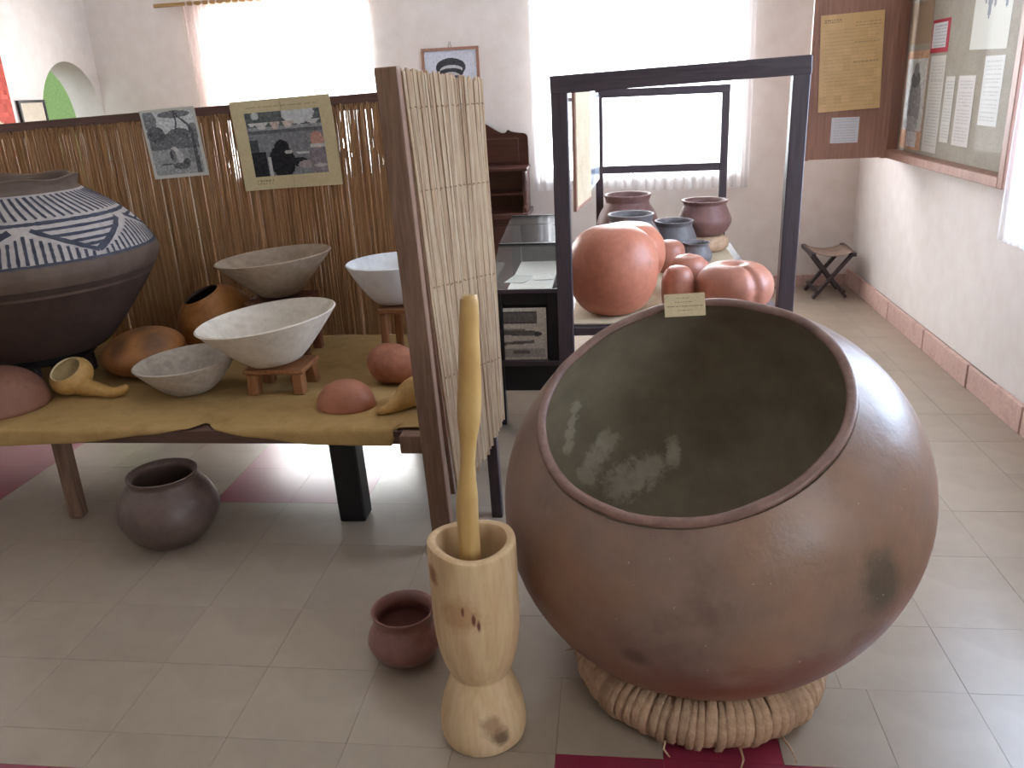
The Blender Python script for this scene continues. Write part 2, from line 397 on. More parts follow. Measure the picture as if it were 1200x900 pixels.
M['rodwood_y'] = wood('rod_wood_y', [hx(150,112,62), hx(186,146,90)], 'y', .5)
for z in (curtain('drape', 'x', XR-.09, 3.36, 3.79, .79, 2.4, 9, .02, M['white_cloth'], c), curtain('drape', 'x', XR-.09, 1.95, 2.35, .75, 2.4, 7, .02, M['white_cloth'], c), rod((XR-.09, 1.9, 2.4), (XR-.09, 3.79, 2.4), .012, M['rodwood_y'], c)):
    z.location = (-(XR-.05), -3, -.77)

# ------------------------------------------------------------------ the large tilted pot and its straw ring
RB, RM, HM, HB = .5289, .3574, .3329, .4206
CZ = HM/math.sqrt(1-(RM/RB)**2)
ax = Vector((math.sin(-.2061), -math.sin(.4044), 0)); ax.z = math.sqrt(1-ax.dot(ax))
ux = Vector((0, 1, 0)).cross(ax).normalized(); vx = ax.cross(ux)
RotP = Matrix((ux, vx, ax)).transposed().to_4x4()
PC = Vector((.2375, 1.961, .503))
t = NT('red_brown_clay'); z = t.xyz()[2]
n1 = t.noise(3.2, 6, .6); n2 = t.noise(11, 6, .65)
c = t.ramp(n1, [(.32, hx(116,88,74)), (.48, hx(138,108,92)), (.62, hx(148,108,84)), (.75, hx(128,102,90))])
lowm = t.n('ShaderNodeMapRange'); lowm.inputs[1].default_value = .05; lowm.inputs[2].default_value = -.06; t.l(t.math('ADD', z, t.math('MULTIPLY', t.math('SUBTRACT', n2, .5), .25)), lowm.inputs[0])
c = t.mix(t.math('MULTIPLY', lowm.outputs[0], .8), c, hx(142,72,52))
c = t.mix(.35, c, t.ramp(n2, [(.3, (.3,.3,.3)), (.7, (.72,.7,.7))]), 'OVERLAY')
rag = t.math('MULTIPLY', t.math('SUBTRACT', n2, .5), 1.2)
c = t.mix(t.math('MULTIPLY', t.blob((.303,-.412,.115), (.052,.05,.085), (0,0,.6), .7, rag), .75), c, hx(80,74,60))
c = t.mix(t.math('MULTIPLY', t.blob((-.228,-.471,.067), (.03,.04,.022), (0,0,0), .9, rag), .7), c, hx(70,54,48))
c = t.mix(t.math('MULTIPLY', t.blob((-.40,-.30,.05), (.18,.2,.16), (0,0,0), 1.2, rag), .5), c, hx(156,90,62))
sp = t.ramp(t.noise(55, 2, .5), [(.74, (0,0,0)), (.77, (1,1,1))]); c = t.mix(t.math('MULTIPLY', sp, .5), c, hx(190,170,150))
t.bump(t.noise(24, 6, .65), .18, .008)
M['potclay'] = t.done(c, t.ramp(n2, [(.3, (.30,)*3), (.7, (.46,)*3)]), .45)
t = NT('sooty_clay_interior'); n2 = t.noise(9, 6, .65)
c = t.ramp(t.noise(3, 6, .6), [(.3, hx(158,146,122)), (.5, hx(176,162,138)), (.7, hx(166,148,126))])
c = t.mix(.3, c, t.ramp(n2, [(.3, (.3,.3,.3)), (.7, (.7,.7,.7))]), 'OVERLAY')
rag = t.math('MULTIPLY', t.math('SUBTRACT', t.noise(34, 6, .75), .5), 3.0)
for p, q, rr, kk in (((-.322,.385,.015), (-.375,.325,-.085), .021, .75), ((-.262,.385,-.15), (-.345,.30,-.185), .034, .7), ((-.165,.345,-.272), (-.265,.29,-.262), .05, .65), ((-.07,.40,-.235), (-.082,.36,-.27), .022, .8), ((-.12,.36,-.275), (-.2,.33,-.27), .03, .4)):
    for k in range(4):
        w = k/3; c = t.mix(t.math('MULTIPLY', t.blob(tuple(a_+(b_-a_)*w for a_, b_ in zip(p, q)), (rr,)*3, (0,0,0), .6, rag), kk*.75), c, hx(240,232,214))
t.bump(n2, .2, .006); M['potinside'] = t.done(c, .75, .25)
M['potrim'] = mottled('worn_clay_rim', [hx(104,72,62), hx(136,98,84), hx(118,84,74)], 9, .42, .45, .2, 60)
pot = empty('large_clay_pot', label='huge red-brown clay pot with wide tilted mouth resting on a straw ring', cat='pot')
pot.matrix_world = Matrix.Translation(PC-ax*HB) @ RotP
def wob(amp, seed):
    def f(x, y, z):
        a = math.atan2(y, x); k = 1+amp*(math.sin(2*a+seed+2*z)+.6*math.sin(3*a+2*seed))
        return (x*k, y*k, z)
    return f
prof = [(RB*math.sqrt(max(0, 1-t*t)), -HB*t) for t in np.sin(np.linspace(PI/2, 0, 26))] + [(RB*math.sqrt(1-(z/CZ)**2), z) for z in np.linspace(.02, HM-.006, 18)]
MB().lathe(prof, 96, wob(.004, 1)).build('body', M['potclay'], pot, smooth=True, loc=(0, 0, HB))
ti = .022
prof = [((RB-ti)*math.sqrt(max(0, 1-t*t)), -(HB-ti)*t) for t in np.sin(np.linspace(PI/2, 0, 26))] + [((RB-ti)*math.sqrt(1-(z/CZ)**2), z) for z in np.linspace(.02, HM-.006, 18)]
MB().lathe(prof, 96, wob(.004, 1)).build('interior', M['potinside'], pot, smooth=True, loc=(0, 0, HB))
prof = [(RM+.006+.0125*math.cos(a)-.011, HM+.001+.010*math.sin(a)) for a in np.linspace(-PI, PI, 15)]
MB().lathe(prof, 96, lambda x, y, z: (lambda w: (w[0], w[1], z+.0025*math.sin(5*math.atan2(y, x))+.0015*math.sin(13*math.atan2(y, x))))(wob(.004, 1)(x, y, z))).build('rim', M['potrim'], pot, smooth=True, loc=(0, 0, HB))

M['straw'] = mottled('dry_straw_binding', [hx(176,134,100), hx(206,166,130), hx(192,150,114)], 26, .85, .2, .6, 130, (1,1,1), obj_rand=.25)
ring = empty('straw_ring', (.217, 1.885, 0), label='coiled straw ring bound with flat strips under the huge pot', cat='pot stand')
RR, TA, TBv = .262, .062, .060
prof = [(RR+TA*.93*math.cos(a), TBv+TBv*.93*math.sin(a)) for a in np.linspace(-PI, PI, 17)]
MB().lathe(prof, 64).build('straw_core', M['straw'], ring, smooth=True)
v = []; f = []; nn = 18; bw = .0098
for k in range(nn):
    a = 2*PI*k/nn
    for s, e in ((-1, .95), (-.6, 1.045), (.6, 1.045), (1, .95)):
        v.append((RR+TA*e*math.cos(a), s*bw*(1+.25*math.cos(a))+.006*math.sin(a), TBv+TBv*e*math.sin(a)))
for k in range(nn):
    for s in range(3): f.append((k*4+s, k*4+s+1, ((k+1) % nn)*4+s+1, ((k+1) % nn)*4+s))
w0 = MB().add(v, f).build('straw_wrap', M['straw'], ring, smooth=True)
nw = 88
for k in range(nw):
    o = w0 if k == 0 else clone(w0, ring)
    o.rotation_euler = (random.uniform(-.02, .02), random.uniform(-.02, .02), 2*PI*k/nw+random.uniform(-.012, .012)); sc = random.uniform(.99, 1.012); o.scale = (sc, random.uniform(.85, 1.15), random.uniform(.97, 1.02))
for a, ln in ((-1.35, .05), (-1.0, .07), (-1.9, .03), (3.0, .05), (2.6, .06)):
    q = Vector((math.cos(a), math.sin(a), 0)); s0 = q*.315+Vector((0,0,.03))
    MB().tube([s0, s0+q*ln*.5+Vector((0,0,-.012)), s0+q*ln+Vector((random.uniform(-.02,.02),0,-.022))], [.0035,.003,.0015], 6).build('loose_strand', M['straw'], ring, smooth=True)

# ------------------------------------------------------------------ mortar and pestle, pots on the floor
t = NT('pale_carved_wood'); v = t.mapped((1,1,.25))
n1 = t.noise(7, 6, .6, v, .4); c = t.ramp(n1, [(.3, hx(198,156,106)), (.5, hx(218,180,132)), (.7, hx(226,192,150))])
c = t.mix(.3, c, t.ramp(t.noise(60, 4, .6, t.mapped((1,1,.12))), [(.3, (.3,.3,.3)), (.7, (.75,.75,.75))]), 'OVERLAY')
rg = t.math('MULTIPLY', t.math('SUBTRACT', t.noise(40, 4, .6), .5), 1.6)
for p, r, cl, k in (((-.083,-.055,.48), (.016,.02,.022), hx(150,80,50), .8), ((-.02,-.1,.40), (.05,.04,.04), hx(176,116,62), .55), ((.012,-.1,.39), (.004,.03,.014), hx(110,40,34), .9), ((.022,-.1,.375), (.004,.03,.014), hx(110,36,40), .9), ((-.012,-.1,.41), (.004,.03,.012), hx(120,60,40), .9), ((.055,-.085,.055), (.022,.02,.02), hx(96,66,44), .85), ((.035,-.09,.09), (.025,.02,.025), hx(160,112,80), .7)):
    c = t.mix(t.math('MULTIPLY', t.blob(p, r, (0,0,0), .8, rg), k), c, cl)
t.bump(t.noise(18, 5, .6, v), .25, .006); M['mortarwood'] = t.done(c, .6, .3)
prof = spline([(0,0),(.085,0),(.100,.012),(.104,.05),(.094,.11),(.076,.163),(.068,.185)], 5)+spline([(.071,.190),(.084,.225),(.095,.28),(.100,.35),(.101,.43),(.102,.525),(.098,.540),(.086,.541),(.080,.53),(.078,.46),(.070,.36),(.045,.29),(0,.27)], 5)
mw = lambda x, y, z: (x*(1+.02*math.sin(2*math.atan2(y,x)+z*6)+.012*math.sin(5*math.atan2(y,x)+3)), y*(1+.02*math.sin(2*math.atan2(y,x)+z*6)), z+(.006*math.sin(math.atan2(y,x)*2+1) if z > .5 else 0))
o = MB().lathe(prof, 56, mw).build('mortar', M['mortarwood'], smooth=True, loc=(-.325, 1.63, 0)); tag(o, 'tall pale wooden mortar with carved waist and round foot', 'mortar')
t = NT('yellow_pestle_wood'); v = t.mapped((1,1,.2)); c = t.ramp(t.noise(9, 6, .6, v, .5), [(.3, hx(172,118,50)), (.55, hx(204,158,84)), (.75, hx(222,186,122))])
kn = t.ramp(t.noise(17, 2, .5, t.mapped((1,1,.6))), [(.73, (0,0,0)), (.76, (1,1,1))]); c = t.mix(t.math('MULTIPLY', kn, .75), c, hx(90,50,24)); t.bump(t.noise(30, 4, .6, v), .2, .004); M['pestlewood'] = t.done(c, .45, .4)
pp = spline([(-.332,1.632,.2765,.020),(-.33,1.625,.40,.0245),(-.327,1.615,.60,.0245),(-.322,1.605,.665,.0235),(-.316,1.60,.735,.0165),(-.310,1.597,.80,.0185),(-.304,1.595,.86,.0255),(-.298,1.593,.93,.0245),(-.292,1.592,1.03,.021),(-.287,1.59,1.105,.0185),(-.2868,1.59,1.112,.014)], 4)
o = MB().tube([q[:3] for q in pp], [q[3] for q in pp], 18).build('pestle', M['pestlewood'], smooth=True, auto=60); tag(o, 'long yellowish wooden pestle standing upright in the mortar', 'pestle')
M['darkclay'] = mottled('dark_smoked_clay', [hx(84,64,56), hx(108,84,74), hx(94,74,66)], 7, .38, .45, .12, 50)
M['redpot'] = mottled('polished_red_clay', [hx(118,72,62), hx(146,92,80), hx(132,80,72)], 8, .28, .5, .08, 50)
def jar(name, pts, mat, loc, label, cat='pot', rot=(0,0,0), group=None, seg=48, w=.006, sub=6, sc=1):
    o = MB().lathe(spline(pts, sub), seg, wob(w, random.uniform(0, 6))).build(name, mat, None, smooth=True, loc=loc, rot=rot)
    o.scale = (sc, sc, sc); return tag(o, label, cat, group)
jar('clay_pot', [(0,0),(.09,0),(.14,.035),(.182,.095),(.190,.145),(.168,.205),(.136,.246),(.124,.262),(.132,.284),(.128,.288),(.119,.280),(.112,.260),(.15,.2),(.172,.145),(.13,.05),(0,.02)], M['darkclay'], (-1.612, 2.52, 0), 'dark smoked clay pot on the floor under the bowl table', sc=.93)
jar('clay_pot', [(0,0),(.05,0),(.086,.025),(.105,.06),(.103,.085),(.092,.11),(.086,.122),(.083,.134),(.090,.156),(.087,.160),(.078,.152),(.072,.134),(.078,.115),(.09,.08),(.06,.02),(0,.012)], M['redpot'], (-.585, 1.90, 0), 'small reddish clay pot on the floor beside the mortar')

# ------------------------------------------------------------------ left display table
TZ, TY0, TY1 = .42, 2.55, 3.76
tb = empty('display_table', (-1.9, 3.1, 0), label='low brown display table covered in sacking and holding the pale bowls', cat='table')
def part(mb, name, mat, root, **kw):
    o = mb.build(name, mat, root, **kw); o.matrix_parent_inverse = Matrix.Translation(root.location).inverted(); return o
part(MB().box((-3.4, TY0, TZ-.055), (-.64, TY1, TZ-.006)), 'tabletop', M['brownrail'], tb, bevel=.003)
part(MB().beam((-2.09, 2.67, 0), (-2.09, 2.67, TZ-.055), .055, .055), 'leg', M['brownpost'], tb, bevel=.008)
part(MB().beam((-.975, 2.70, 0), (-.985, 2.70, TZ-.055), .10, .09), 'leg', M['black'], tb, bevel=.006)
for x in (-2.09, -.95): part(MB().beam((x, 3.66, 0), (x, 3.66, TZ-.055), .07, .07), 'leg', M['brownpost'], tb, bevel=.006)
part(MB().box((-.72, 2.496, TZ-.066), (-.578, 2.546, TZ-.001)), 'side_bearer', M['brownpost'], tb, bevel=.003)
part(MB().box((-.635, 2.55, TZ-.075), (-.585, 3.74, TZ-.02)), 'side_rail', M['brownpost'], tb, bevel=.003)
part(MB().beam((-.588, 2.475, 0), (-.640, 2.475, 1.575), .068, .045, (0,1,0)), 'post', M['brownpost'], tb, bevel=.003)
part(MB().beam((-.435, 2.7215, 0), (-.4605, 2.723, 1.38), .04, .04, (0,1,0)), 'post', M['darkframe'], tb, bevel=.003)
part(MB().beam((-.97, 3.78, 0), (-.97, 3.78, 1.45), .05, .05, (0,1,0)), 'post', M['brownpost'], tb, bevel=.003)
part(MB().beam((-3.4, 3.735, 1.405), (-.88, 3.735, 1.485), .05, .066), 'top_rail', M['brownrail'], tb, bevel=.003)
# sacking with a wavy front edge
def drop(x):
    xs = [-3.4, -2.2, -1.95, -1.75, -1.6, -1.50, -1.45, -1.40, -1.30, -1.1, -.9, -.752, -.738, -.66]; d = [.060, .058, .042, .026, .008, -.012, -.075, -.010, .014, .040, .052, .050, -.030, -.030]
    return float(np.interp(x, xs, d))
v = []; f = []; nx, ny = 130, 150; xs = np.linspace(-3.4, -.655, nx+1)
for i, x in enumerate(xs):
    L = drop(x)
    for j in range(ny+1):
        s = j/ny*(TY1-.03-TY0+.014+max(L, -.2)) if True else 0
        y = TY1-.03-s; z = TZ+.0015*math.sin(9*x+4*y)+.0012*math.sin(23*x-11*y)
        lim = TY0-.013
        if y < lim+.011:
            a = (lim+.011-y)/.011
            if a < PI/2: y2 = lim+.011-.011*math.sin(a); z += -.011*(1-math.cos(a)); y = y2
            else: z -= .011+(a-PI/2)*.011; y = lim
        y += .004*math.sin(14*x) if s > 1.15 else 0
        v.append((x, y, z+.0015))
for i in range(nx):
    for j in range(ny): a = i*(ny+1)+j; f.append((a, a+1, a+ny+2, a+ny+1))
o = MB().add(v, f).build('sacking_cloth', M['cloth'], smooth=True); md = o.modifiers.new('thick', 'SOLIDIFY'); md.thickness = .003; md.offset = 1
tag(o, 'tan sacking cloth with wavy front edge laid over the display table', 'cloth')

# reed mats
def reeds(name, mat, root, ends, rad, seg=6, sides=5, jit=.2, layers=1, pinch=None):
    """ends: list of (bottom, top, outward) giving each reed's ends."""
    b = MB(); cols = []
    for bo, to, out in ends:
        bo, to, out = Vector(bo), Vector(to), Vector(out); r0 = rad*random.uniform(.75, 1.25); k0 = random.random(); ph = random.uniform(0, 6)
        side = out.cross(to-bo).normalized(); pts = []; rr = []
        for k in range(seg+1):
            t = k/seg; pts.append(bo.lerp(to, t)+side*rad*jit*math.sin(7*t+ph)+out*rad*.2*math.sin(5*t+2*ph)); rr.append(r0*(1-.12*t)*random.uniform(.85, 1.08))
        n = len(b.v); b.tube(pts, rr, sides); cols += [min(1, max(0, k0+random.uniform(-.05, .05)))]*(len(b.v)-n)
    o = part(b, name, mat, root, smooth=True, auto=70)
    ca = o.data.color_attributes.new('Col', 'FLOAT_COLOR', 'POINT'); ca.data.foreach_set('color', [q for c in cols for q in (c, c, c, 1)])
    return tag(o, kind='stuff')
mat1 = empty('reed_mat', (-2.1, 3.70, TZ), label='tall brown reed mat along the back of the bowl table', cat='mat')
ends = []; x = -3.38
while x < -.74:
    tz = 1.405+(x+3.4)/2.52*.08+.0; e = random.uniform(-.02, .0)
    ends.append(((x+random.uniform(-.004,.004), 3.70+random.uniform(-.003,.003), TZ+.006), (x+random.uniform(-.003,.003), 3.695+random.uniform(-.003,.003), tz+e if x < -.9 else 1.42+e), (0,-1,0)))
    x += .0054*random.uniform(.85, 1.1)
x = -3.38
while x < -.75:
    tz = 1.40+(x+3.4)/2.52*.08; cuts = [TZ+.006, tz]; xb = x+random.uniform(-.012, .012)
    if -1.98 < x < -.95 and random.random() < .8:
        z = random.uniform(1.0, 1.38); g = random.uniform(.015, .045); cuts = [TZ+.006, z, z+g, tz] if z+g < tz-.02 else [TZ+.006, z]
    for a_, b_ in zip(cuts[::2], cuts[1::2]):
        f_ = lambda z: (x+(xb-x)*(z-TZ)/1.0, 3.7062, z)
        ends.append((f_(a_), f_(b_), (0,-1,0)))
    x += .0068
reeds('reeds', M['reed'], mat1, ends, .0037)
for z in (.62, .95, 1.27):
    part(MB().tube([(-3.38+.2*k, 3.713, z+.004*math.sin(k*1.7)) for k in range(14)], .0035, 5), 'binding_cord', M['string'], mat1)
mat2 = empty('reed_mat', (-.5, 2.6, .3), label='pale reed mat hanging between the front post and thin dark post', cat='mat')
ends = []; n = 46
for lay in range(2):
    for k in range(n):
        s = (k+random.uniform(-.2,.2))/(n-1); s = min(1, max(0, s))
        top = Vector((-.605, 2.505, 1.572)).lerp(Vector((-.405, 2.72, 1.535)), s); bot = Vector((-.535, 2.515, .19)).lerp(Vector((-.390, 2.72, .40)), s)
        top.z += random.uniform(-.012, .004); bot.z += random.uniform(-.015, .02)-.03*math.sin(PI*s); off = Vector((.73, -.68, 0))*(-.006*lay)
        ends.append((bot+off, top+off, (.73, -.68, 0)))
reeds('reeds', M['reed_pale'], mat2, ends, .0046, jit=.5)
for z in (.62, .92, 1.22, 1.46):
    u = (z-.2)/1.36; l = Vector((-.535,2.515,z)).lerp(Vector((-.605,2.505,z)), u); r = Vector((-.390,2.72,z)).lerp(Vector((-.405,2.72,z)), u)
    d = Vector((.73,-.68,0))*-.012; d2 = Vector((.73,-.68,0))*.005
    for k in range(15): a_ = l.lerp(r, (k+.3)/15)+d2; b_ = l.lerp(r, (k+.8)/15)+d2; part(MB().tube([a_+Vector((0,0,random.uniform(-.006,.006))), (a_+b_)/2+Vector((.001,-.001,.003)), b_], .0016, 4), 'stitch', M['string'], mat2)
    part(MB().tube([l.lerp(r, k/8)+d+Vector((0,0,.004*math.sin(k*2+z*9))) for k in range(9)], .0028, 5), 'binding_cord', M['string'], mat2)
part(MB().beam((-.552, 2.509, .20), (-.617, 2.504, 1.565), .014, .012, (0,1,0)), 'edge_batten', M['brownpost'], mat2)

# ------------------------------------------------------------------ prints: small rasters painted into colour attributes
def canvas(nx, ny, c): a = np.zeros((ny, nx, 3)); a[:] = np.array(c)/255; return a
def grid(a): ny, nx, _ = a.shape; return np.meshgrid((np.arange(nx)+.5)/nx, (np.arange(ny)+.5)/ny)     # x right, y down
def fill(a, m, c, k=1.0): m = np.clip(m.astype(float), 0, 1)*k; a += (np.array(c)/255-a)*m[..., None]
def ell(a, x, y, rx, ry): X, Y = grid(a); return ((X-x)/rx)**2+((Y-y)/ry)**2 < 1
def rect(a, x0, x1, y0, y1): X, Y = grid(a); return (X > x0) & (X < x1) & (Y > y0) & (Y < y1)
def grain(a, k, c=4):
    ny, nx, _ = a.shape; n = RNG.normal(size=(ny//c+2, nx//c+2)); n = np.kron(n, np.ones((c, c)))[:ny, :nx]; a += (n*k)[..., None]
def lines(a, x0, x1, ys, c, k=.6, seed=0):
    r = np.random.default_rng(seed); X, Y = grid(a); h = .5/a.shape[0]
    for y in ys:
        x = x0+r.uniform(0, .02)
        while x < x1:
            w = r.uniform(.03, .09)*(x1-x0)*1.5; fill(a, (np.abs(Y-y) < h*1.01) & (X > x) & (X < min(x+w, x1)), c, k); x += w+.015
def card(name, arr, w, h, mat, label, cat, M4, thick=.002, curl=0, group=None):
    """A sheet of paper: thin slab + printed face (its own colours), standing in its local x/z plane and facing -y."""
    ny, nx, _ = arr.shape; v = []; f = []
    bow = lambda s, t: -curl*((2*s-1)**2*.6+(2*t-1)**2*.6*(1 if s > .5 else .5))
    for j in range(ny+1):
        for i in range(nx+1): s, t = i/nx, j/ny; v.append(((s-.5)*w, bow(s, t), (.5-t)*h))
    for j in range(ny):
        for i in range(nx): a = j*(nx+1)+i; f.append((a, a+nx+1, a+nx+2, a+1))
    me = bpy.data.meshes.new(name); me.from_pydata(v, [], f); me.materials.append(mat)
    ca = me.color_attributes.new('Col', 'FLOAT_COLOR', 'CORNER'); L = np.clip(arr, 0, 1).reshape(-1, 3); L = np.where(L <= .04045, L/12.92, ((L+.055)/1.055)**2.4)
    L = np.concatenate([L, np.ones((len(L), 1))], 1); ca.data.foreach_set('color', np.repeat(L, 4, 0).astype(np.float32).ravel())
    o = bpy.data.objects.new(name, me); link(o); o.matrix_world = M4
    md = o.modifiers.new('thick', 'SOLIDIFY'); md.thickness = thick; md.offset = -1
    return tag(o, label, cat, group)
def stand(loc, rz=0, tilt=0, roll=0):
    return Matrix.Translation(loc) @ Matrix.Rotation(rz, 4, 'Z') @ Matrix.Rotation(tilt, 4, 'X') @ Matrix.Rotation(roll, 4, 'Y')
# photo of people under a tree
a = canvas(72, 84, (196,192,184)); X, Y = grid(a)
fill(a, rect(a, .05, .95, .05, .95), (150,150,150)); fill(a, rect(a, .05, .95, .05, .36), (205,205,203)); fill(a, rect(a, .05, .95, .36, .58), (112,112,113)); fill(a, rect(a, .05, .95, .58, .95), (158,157,155))
fill(a, ell(a, .2, .36, .16, .12), (92,92,94)); fill(a, ell(a, .62, .36, .2, .07), (104,104,105)); fill(a, ell(a, .9, .35, .1, .12), (120,120,120))
fill(a, ell(a, .14, .16, .12, .16), (112,112,112), .8); fill(a, ell(a, .6, .09, .3, .05), (96,96,97), .8)
fill(a, np.abs(X-(.86-.25*np.exp(-((Y-.05)/.16)**2))+.0) < .022+.02*Y, (84,84,86), .9*1) ; fill(a, (np.abs(X-.55-.06*np.sin(9*Y)) < .016) & (Y > .08) & (Y < .34), (74,74,76)); fill(a, rect(a, .72, .80, .55, .78), (100,100,100), .5)
fill(a, ell(a, .47, .62, .075, .07), (196,194,190)); fill(a, ell(a, .43, .68, .05, .1), (120,118,118)); fill(a, ell(a, .55, .70, .06, .09), (182,180,178)); fill(a, ell(a, .4, .67, .025, .06), (70,70,72)); fill(a, ell(a, .55, .83, .16, .05), (104,104,104)); fill(a, ell(a, .66, .78, .06, .05), (88,88,88)); fill(a, ell(a, .3, .8, .12, .015), (100,100,100))
grain(a, .045, 2); fill(a, ~rect(a, .045, .955, .04, .955), (200,196,186))
card('photograph', a, .262, .300, M['print'], 'black and white photograph of figures working below a bent tree', 'photograph', stand((-1.965, 3.6855, 1.340), 0, .03, -.045), curl=.004)
# photo of bowls on a ledge with a dark crouching figure
a = canvas(96, 80, (204,186,146)); X, Y = grid(a); x0, x1, y0, y1 = .12, .88, .14, .85
inn = rect(a, x0, x1, y0, y1); fill(a, inn, (128,127,128)); U = (X-x0)/(x1-x0); V = (Y-y0)/(y1-y0)
q = lambda m, c, k=1: fill(a, m & inn, c, k); el = lambda x, y, rx, ry: ((U-x)/rx)**2+((V-y)/ry)**2 < 1
q(V < .24, (92,98,94)); q(el(.7, .05, .22, .16), (200,200,198)); q(el(.14, .05, .05, .06), (190,190,186)); q((V > .22) & (V < .27), (150,148,146)); q((V > .27) & (V < .33), (96,96,98))
for bx_, w_, h_, cc in ((.08,.05,.05,(205,200,194)),(.20,.09,.10,(200,196,190)),(.38,.07,.11,(196,172,160)),(.55,.08,.10,(206,190,176)),(.70,.06,.06,(205,202,196)),(.88,.1,.06,(200,198,194))): q((np.abs(U-bx_) < w_*(1-(V-.16)/h_*.6)) & (V > .16) & (V < .16+h_), cc)
q((V > .42) & (V < .62) & (U < .12), (70,72,74)); q((V > .62) & (U < .2), (34,34,38)); q(el(.4, .78, .17, .26), (28,28,32)); q(el(.42, .56, .10, .12), (30,30,34)); q(el(.6, .80, .14, .07), (34,34,38)); q(el(.50, .64, .05, .03), (196,190,180)); q((np.abs(U-.235) < .018) & (V > .7), (190,186,182))
q(el(.9, .48, .09, .13), (186,140,124)); q((V > .55) & (V < .6) & (np.abs(U-.9) < .1), (206,200,194)); q(el(.7, .66, .1, .02), (190,188,184)); q(el(.72, .85, .12, .06), (160,146,142)); q((U > .78) & (V > .62), (132,122,124)); q(el(.9, .88, .09, .03), (176,170,166))
n0 = a.copy(); grain(a, .03, 2); a[~inn] = n0[~inn]+(a-n0)[~inn]*.3
lines(a, .15, .85, (.085,), (150,130,96), .5, 1); lines(a, .13, .3, (.90, .93), (120,104,76), .6, 2)
card('photograph', a, .460, .385, M['print'], 'mounted photograph of bowls on a ledge above a dark crouching figure', 'photograph', stand((-1.437, 3.685, 1.318), 0, .03, -.035), curl=.012)
# framed portrait on the back wall
pf = empty('framed_portrait', (-1.165, YB-.0125, 1.53), label='framed monochrome drawing of a head in a banded cap, hung on back wall', cat='picture')
fw_, fh_ = .42, .54; f0 = MB()
for lo, hi in (((-.21,-.012,-.24),(-.19,.012,.24)), ((.19,-.012,-.24),(.21,.012,.24)), ((-.19,-.012,.22),(.19,.012,.24)), ((-.19,-.012,-.24),(.19,.012,-.22))): f0.box(lo, hi)
f0.build('frame', M['casewood'], pf); MB().box((-.19,.0,-.22),(.19,.01,.22)).build('backing', M['white_paper'], pf)
MB().tube([(-.01,.0,.24),(.0,.02,.30),(.01,.0,.24)], .002, 5).build('hanging_wire', M['black'], pf)
a = canvas(80, 106, (206,210,224)); X, Y = grid(a)
fill(a, ell(a, .5, .62, .30, .36), (176,180,192), .5); fill(a, ell(a, .5, .5, .22, .24), (186,182,182)); fill(a, ell(a, .5, .26, .29, .145), (66,68,74)); fill(a, ell(a, .51, .30, .22, .075), (190,192,198)); fill(a, ell(a, .5, .345, .24, .075), (58,58,64)); fill(a, ell(a, .5, .43, .2, .10), (190,186,186))
for x in (.41, .6): fill(a, ell(a, x, .435, .055, .016), (70,70,74)); fill(a, ell(a, x, .40, .07, .012), (90,90,94))
fill(a, ell(a, .5, .53, .03, .06), (160,158,158)); fill(a, ell(a, .5, .64, .075, .018), (110,100,100)); fill(a, (Y > .80) & (np.abs(X-.5) < .22+(Y-.8)*1.2), (90,92,100)); grain(a, .02, 2)
o = card('drawing', a, .378, .438, M['gloss_print'], None, None, Matrix.Translation((0, -.003, 0)), .001); o.parent = pf
pf.location.z = 1.562
# framed sheet and red poster on the left wall
pr = empty('framed_sheet', (XL+.012, 5.492, 1.45), label='small black-framed pale sheet on the wall beside the arch', cat='picture')
f0 = MB()
for lo, hi in (((-.01,-.135,-.13),(.01,-.118,.13)), ((-.01,.118,-.13),(.01,.135,.13)), ((-.01,-.118,.113),(.01,.118,.13)), ((-.01,-.118,-.13),(.01,.118,-.113))): f0.box(lo, hi)
f0.build('frame', M['black'], pr); MB().box((-.008,-.118,-.113),(.004,.118,.113)).build('sheet', M['tan_sheet'], pr)
a = canvas(50, 70, (178,58,40)); X, Y = grid(a); fill(a, ell(a, .55, .75, .3, .12), (214,190,160)); fill(a, ell(a, .75, .86, .16, .1), (222,204,176)); fill(a, ell(a, .3, .45, .2, .07), (150,40,30)); grain(a, .04, 3)
card('poster', a, .5, .62, M['print'], 'red and cream poster on the wall, left of the small framed sheet', 'poster', stand((XL+.004, 5.06, 1.545), PI/2))

# ------------------------------------------------------------------ things on the left table
M['chalk'] = mottled('whitewashed_wood', [hx(196,180,160), hx(220,206,188), hx(208,194,176)], 6, .75, .25, .3, 40)
M['chalk_blue'] = mottled('white_limed_wood', [hx(206,204,204), hx(226,224,222), hx(216,212,210)], 5, .7, .25, .2, 40)
M['greybowl'] = mottled('weathered_grey_wood', [hx(156,142,126), hx(190,176,160), hx(172,158,142)], 8, .8, .2, .35, 45)
M['brownbowl'] = mottled('old_brown_grey_wood', [hx(136,112,90), hx(170,146,122), hx(150,128,104)], 6, .75, .25, .3, 40)
M['gourd'] = mottled('orange_calabash', [hx(150,88,36), hx(188,118,52), hx(170,102,44)], 5, .42, .4, .08, 40)
t = NT('scorched_calabash'); c = t.ramp(t.noise(6, 5, .6), [(.3, hx(160,94,44)), (.7, hx(186,120,60))]); rg = t.math('MULTIPLY', t.math('SUBTRACT', t.noise(14, 4, .6), .5), 1.4)
for p, r in (((.11,-.08,.06), (.06,.08,.07)), ((-.04,-.12,.07), (.05,.06,.05)), ((.02,.02,.13), (.05,.05,.04))): c = t.mix(t.math('MULTIPLY', t.blob(p, r, (0,0,0), 1.0, rg), .65), c, hx(62,44,40))
M['scorched'] = t.done(c, .45, .4)
M['terracotta'] = mottled('red_calabash', [hx(150,82,54), hx(178,104,72), hx(164,92,62)], 5, .45, .4, .1, 40)
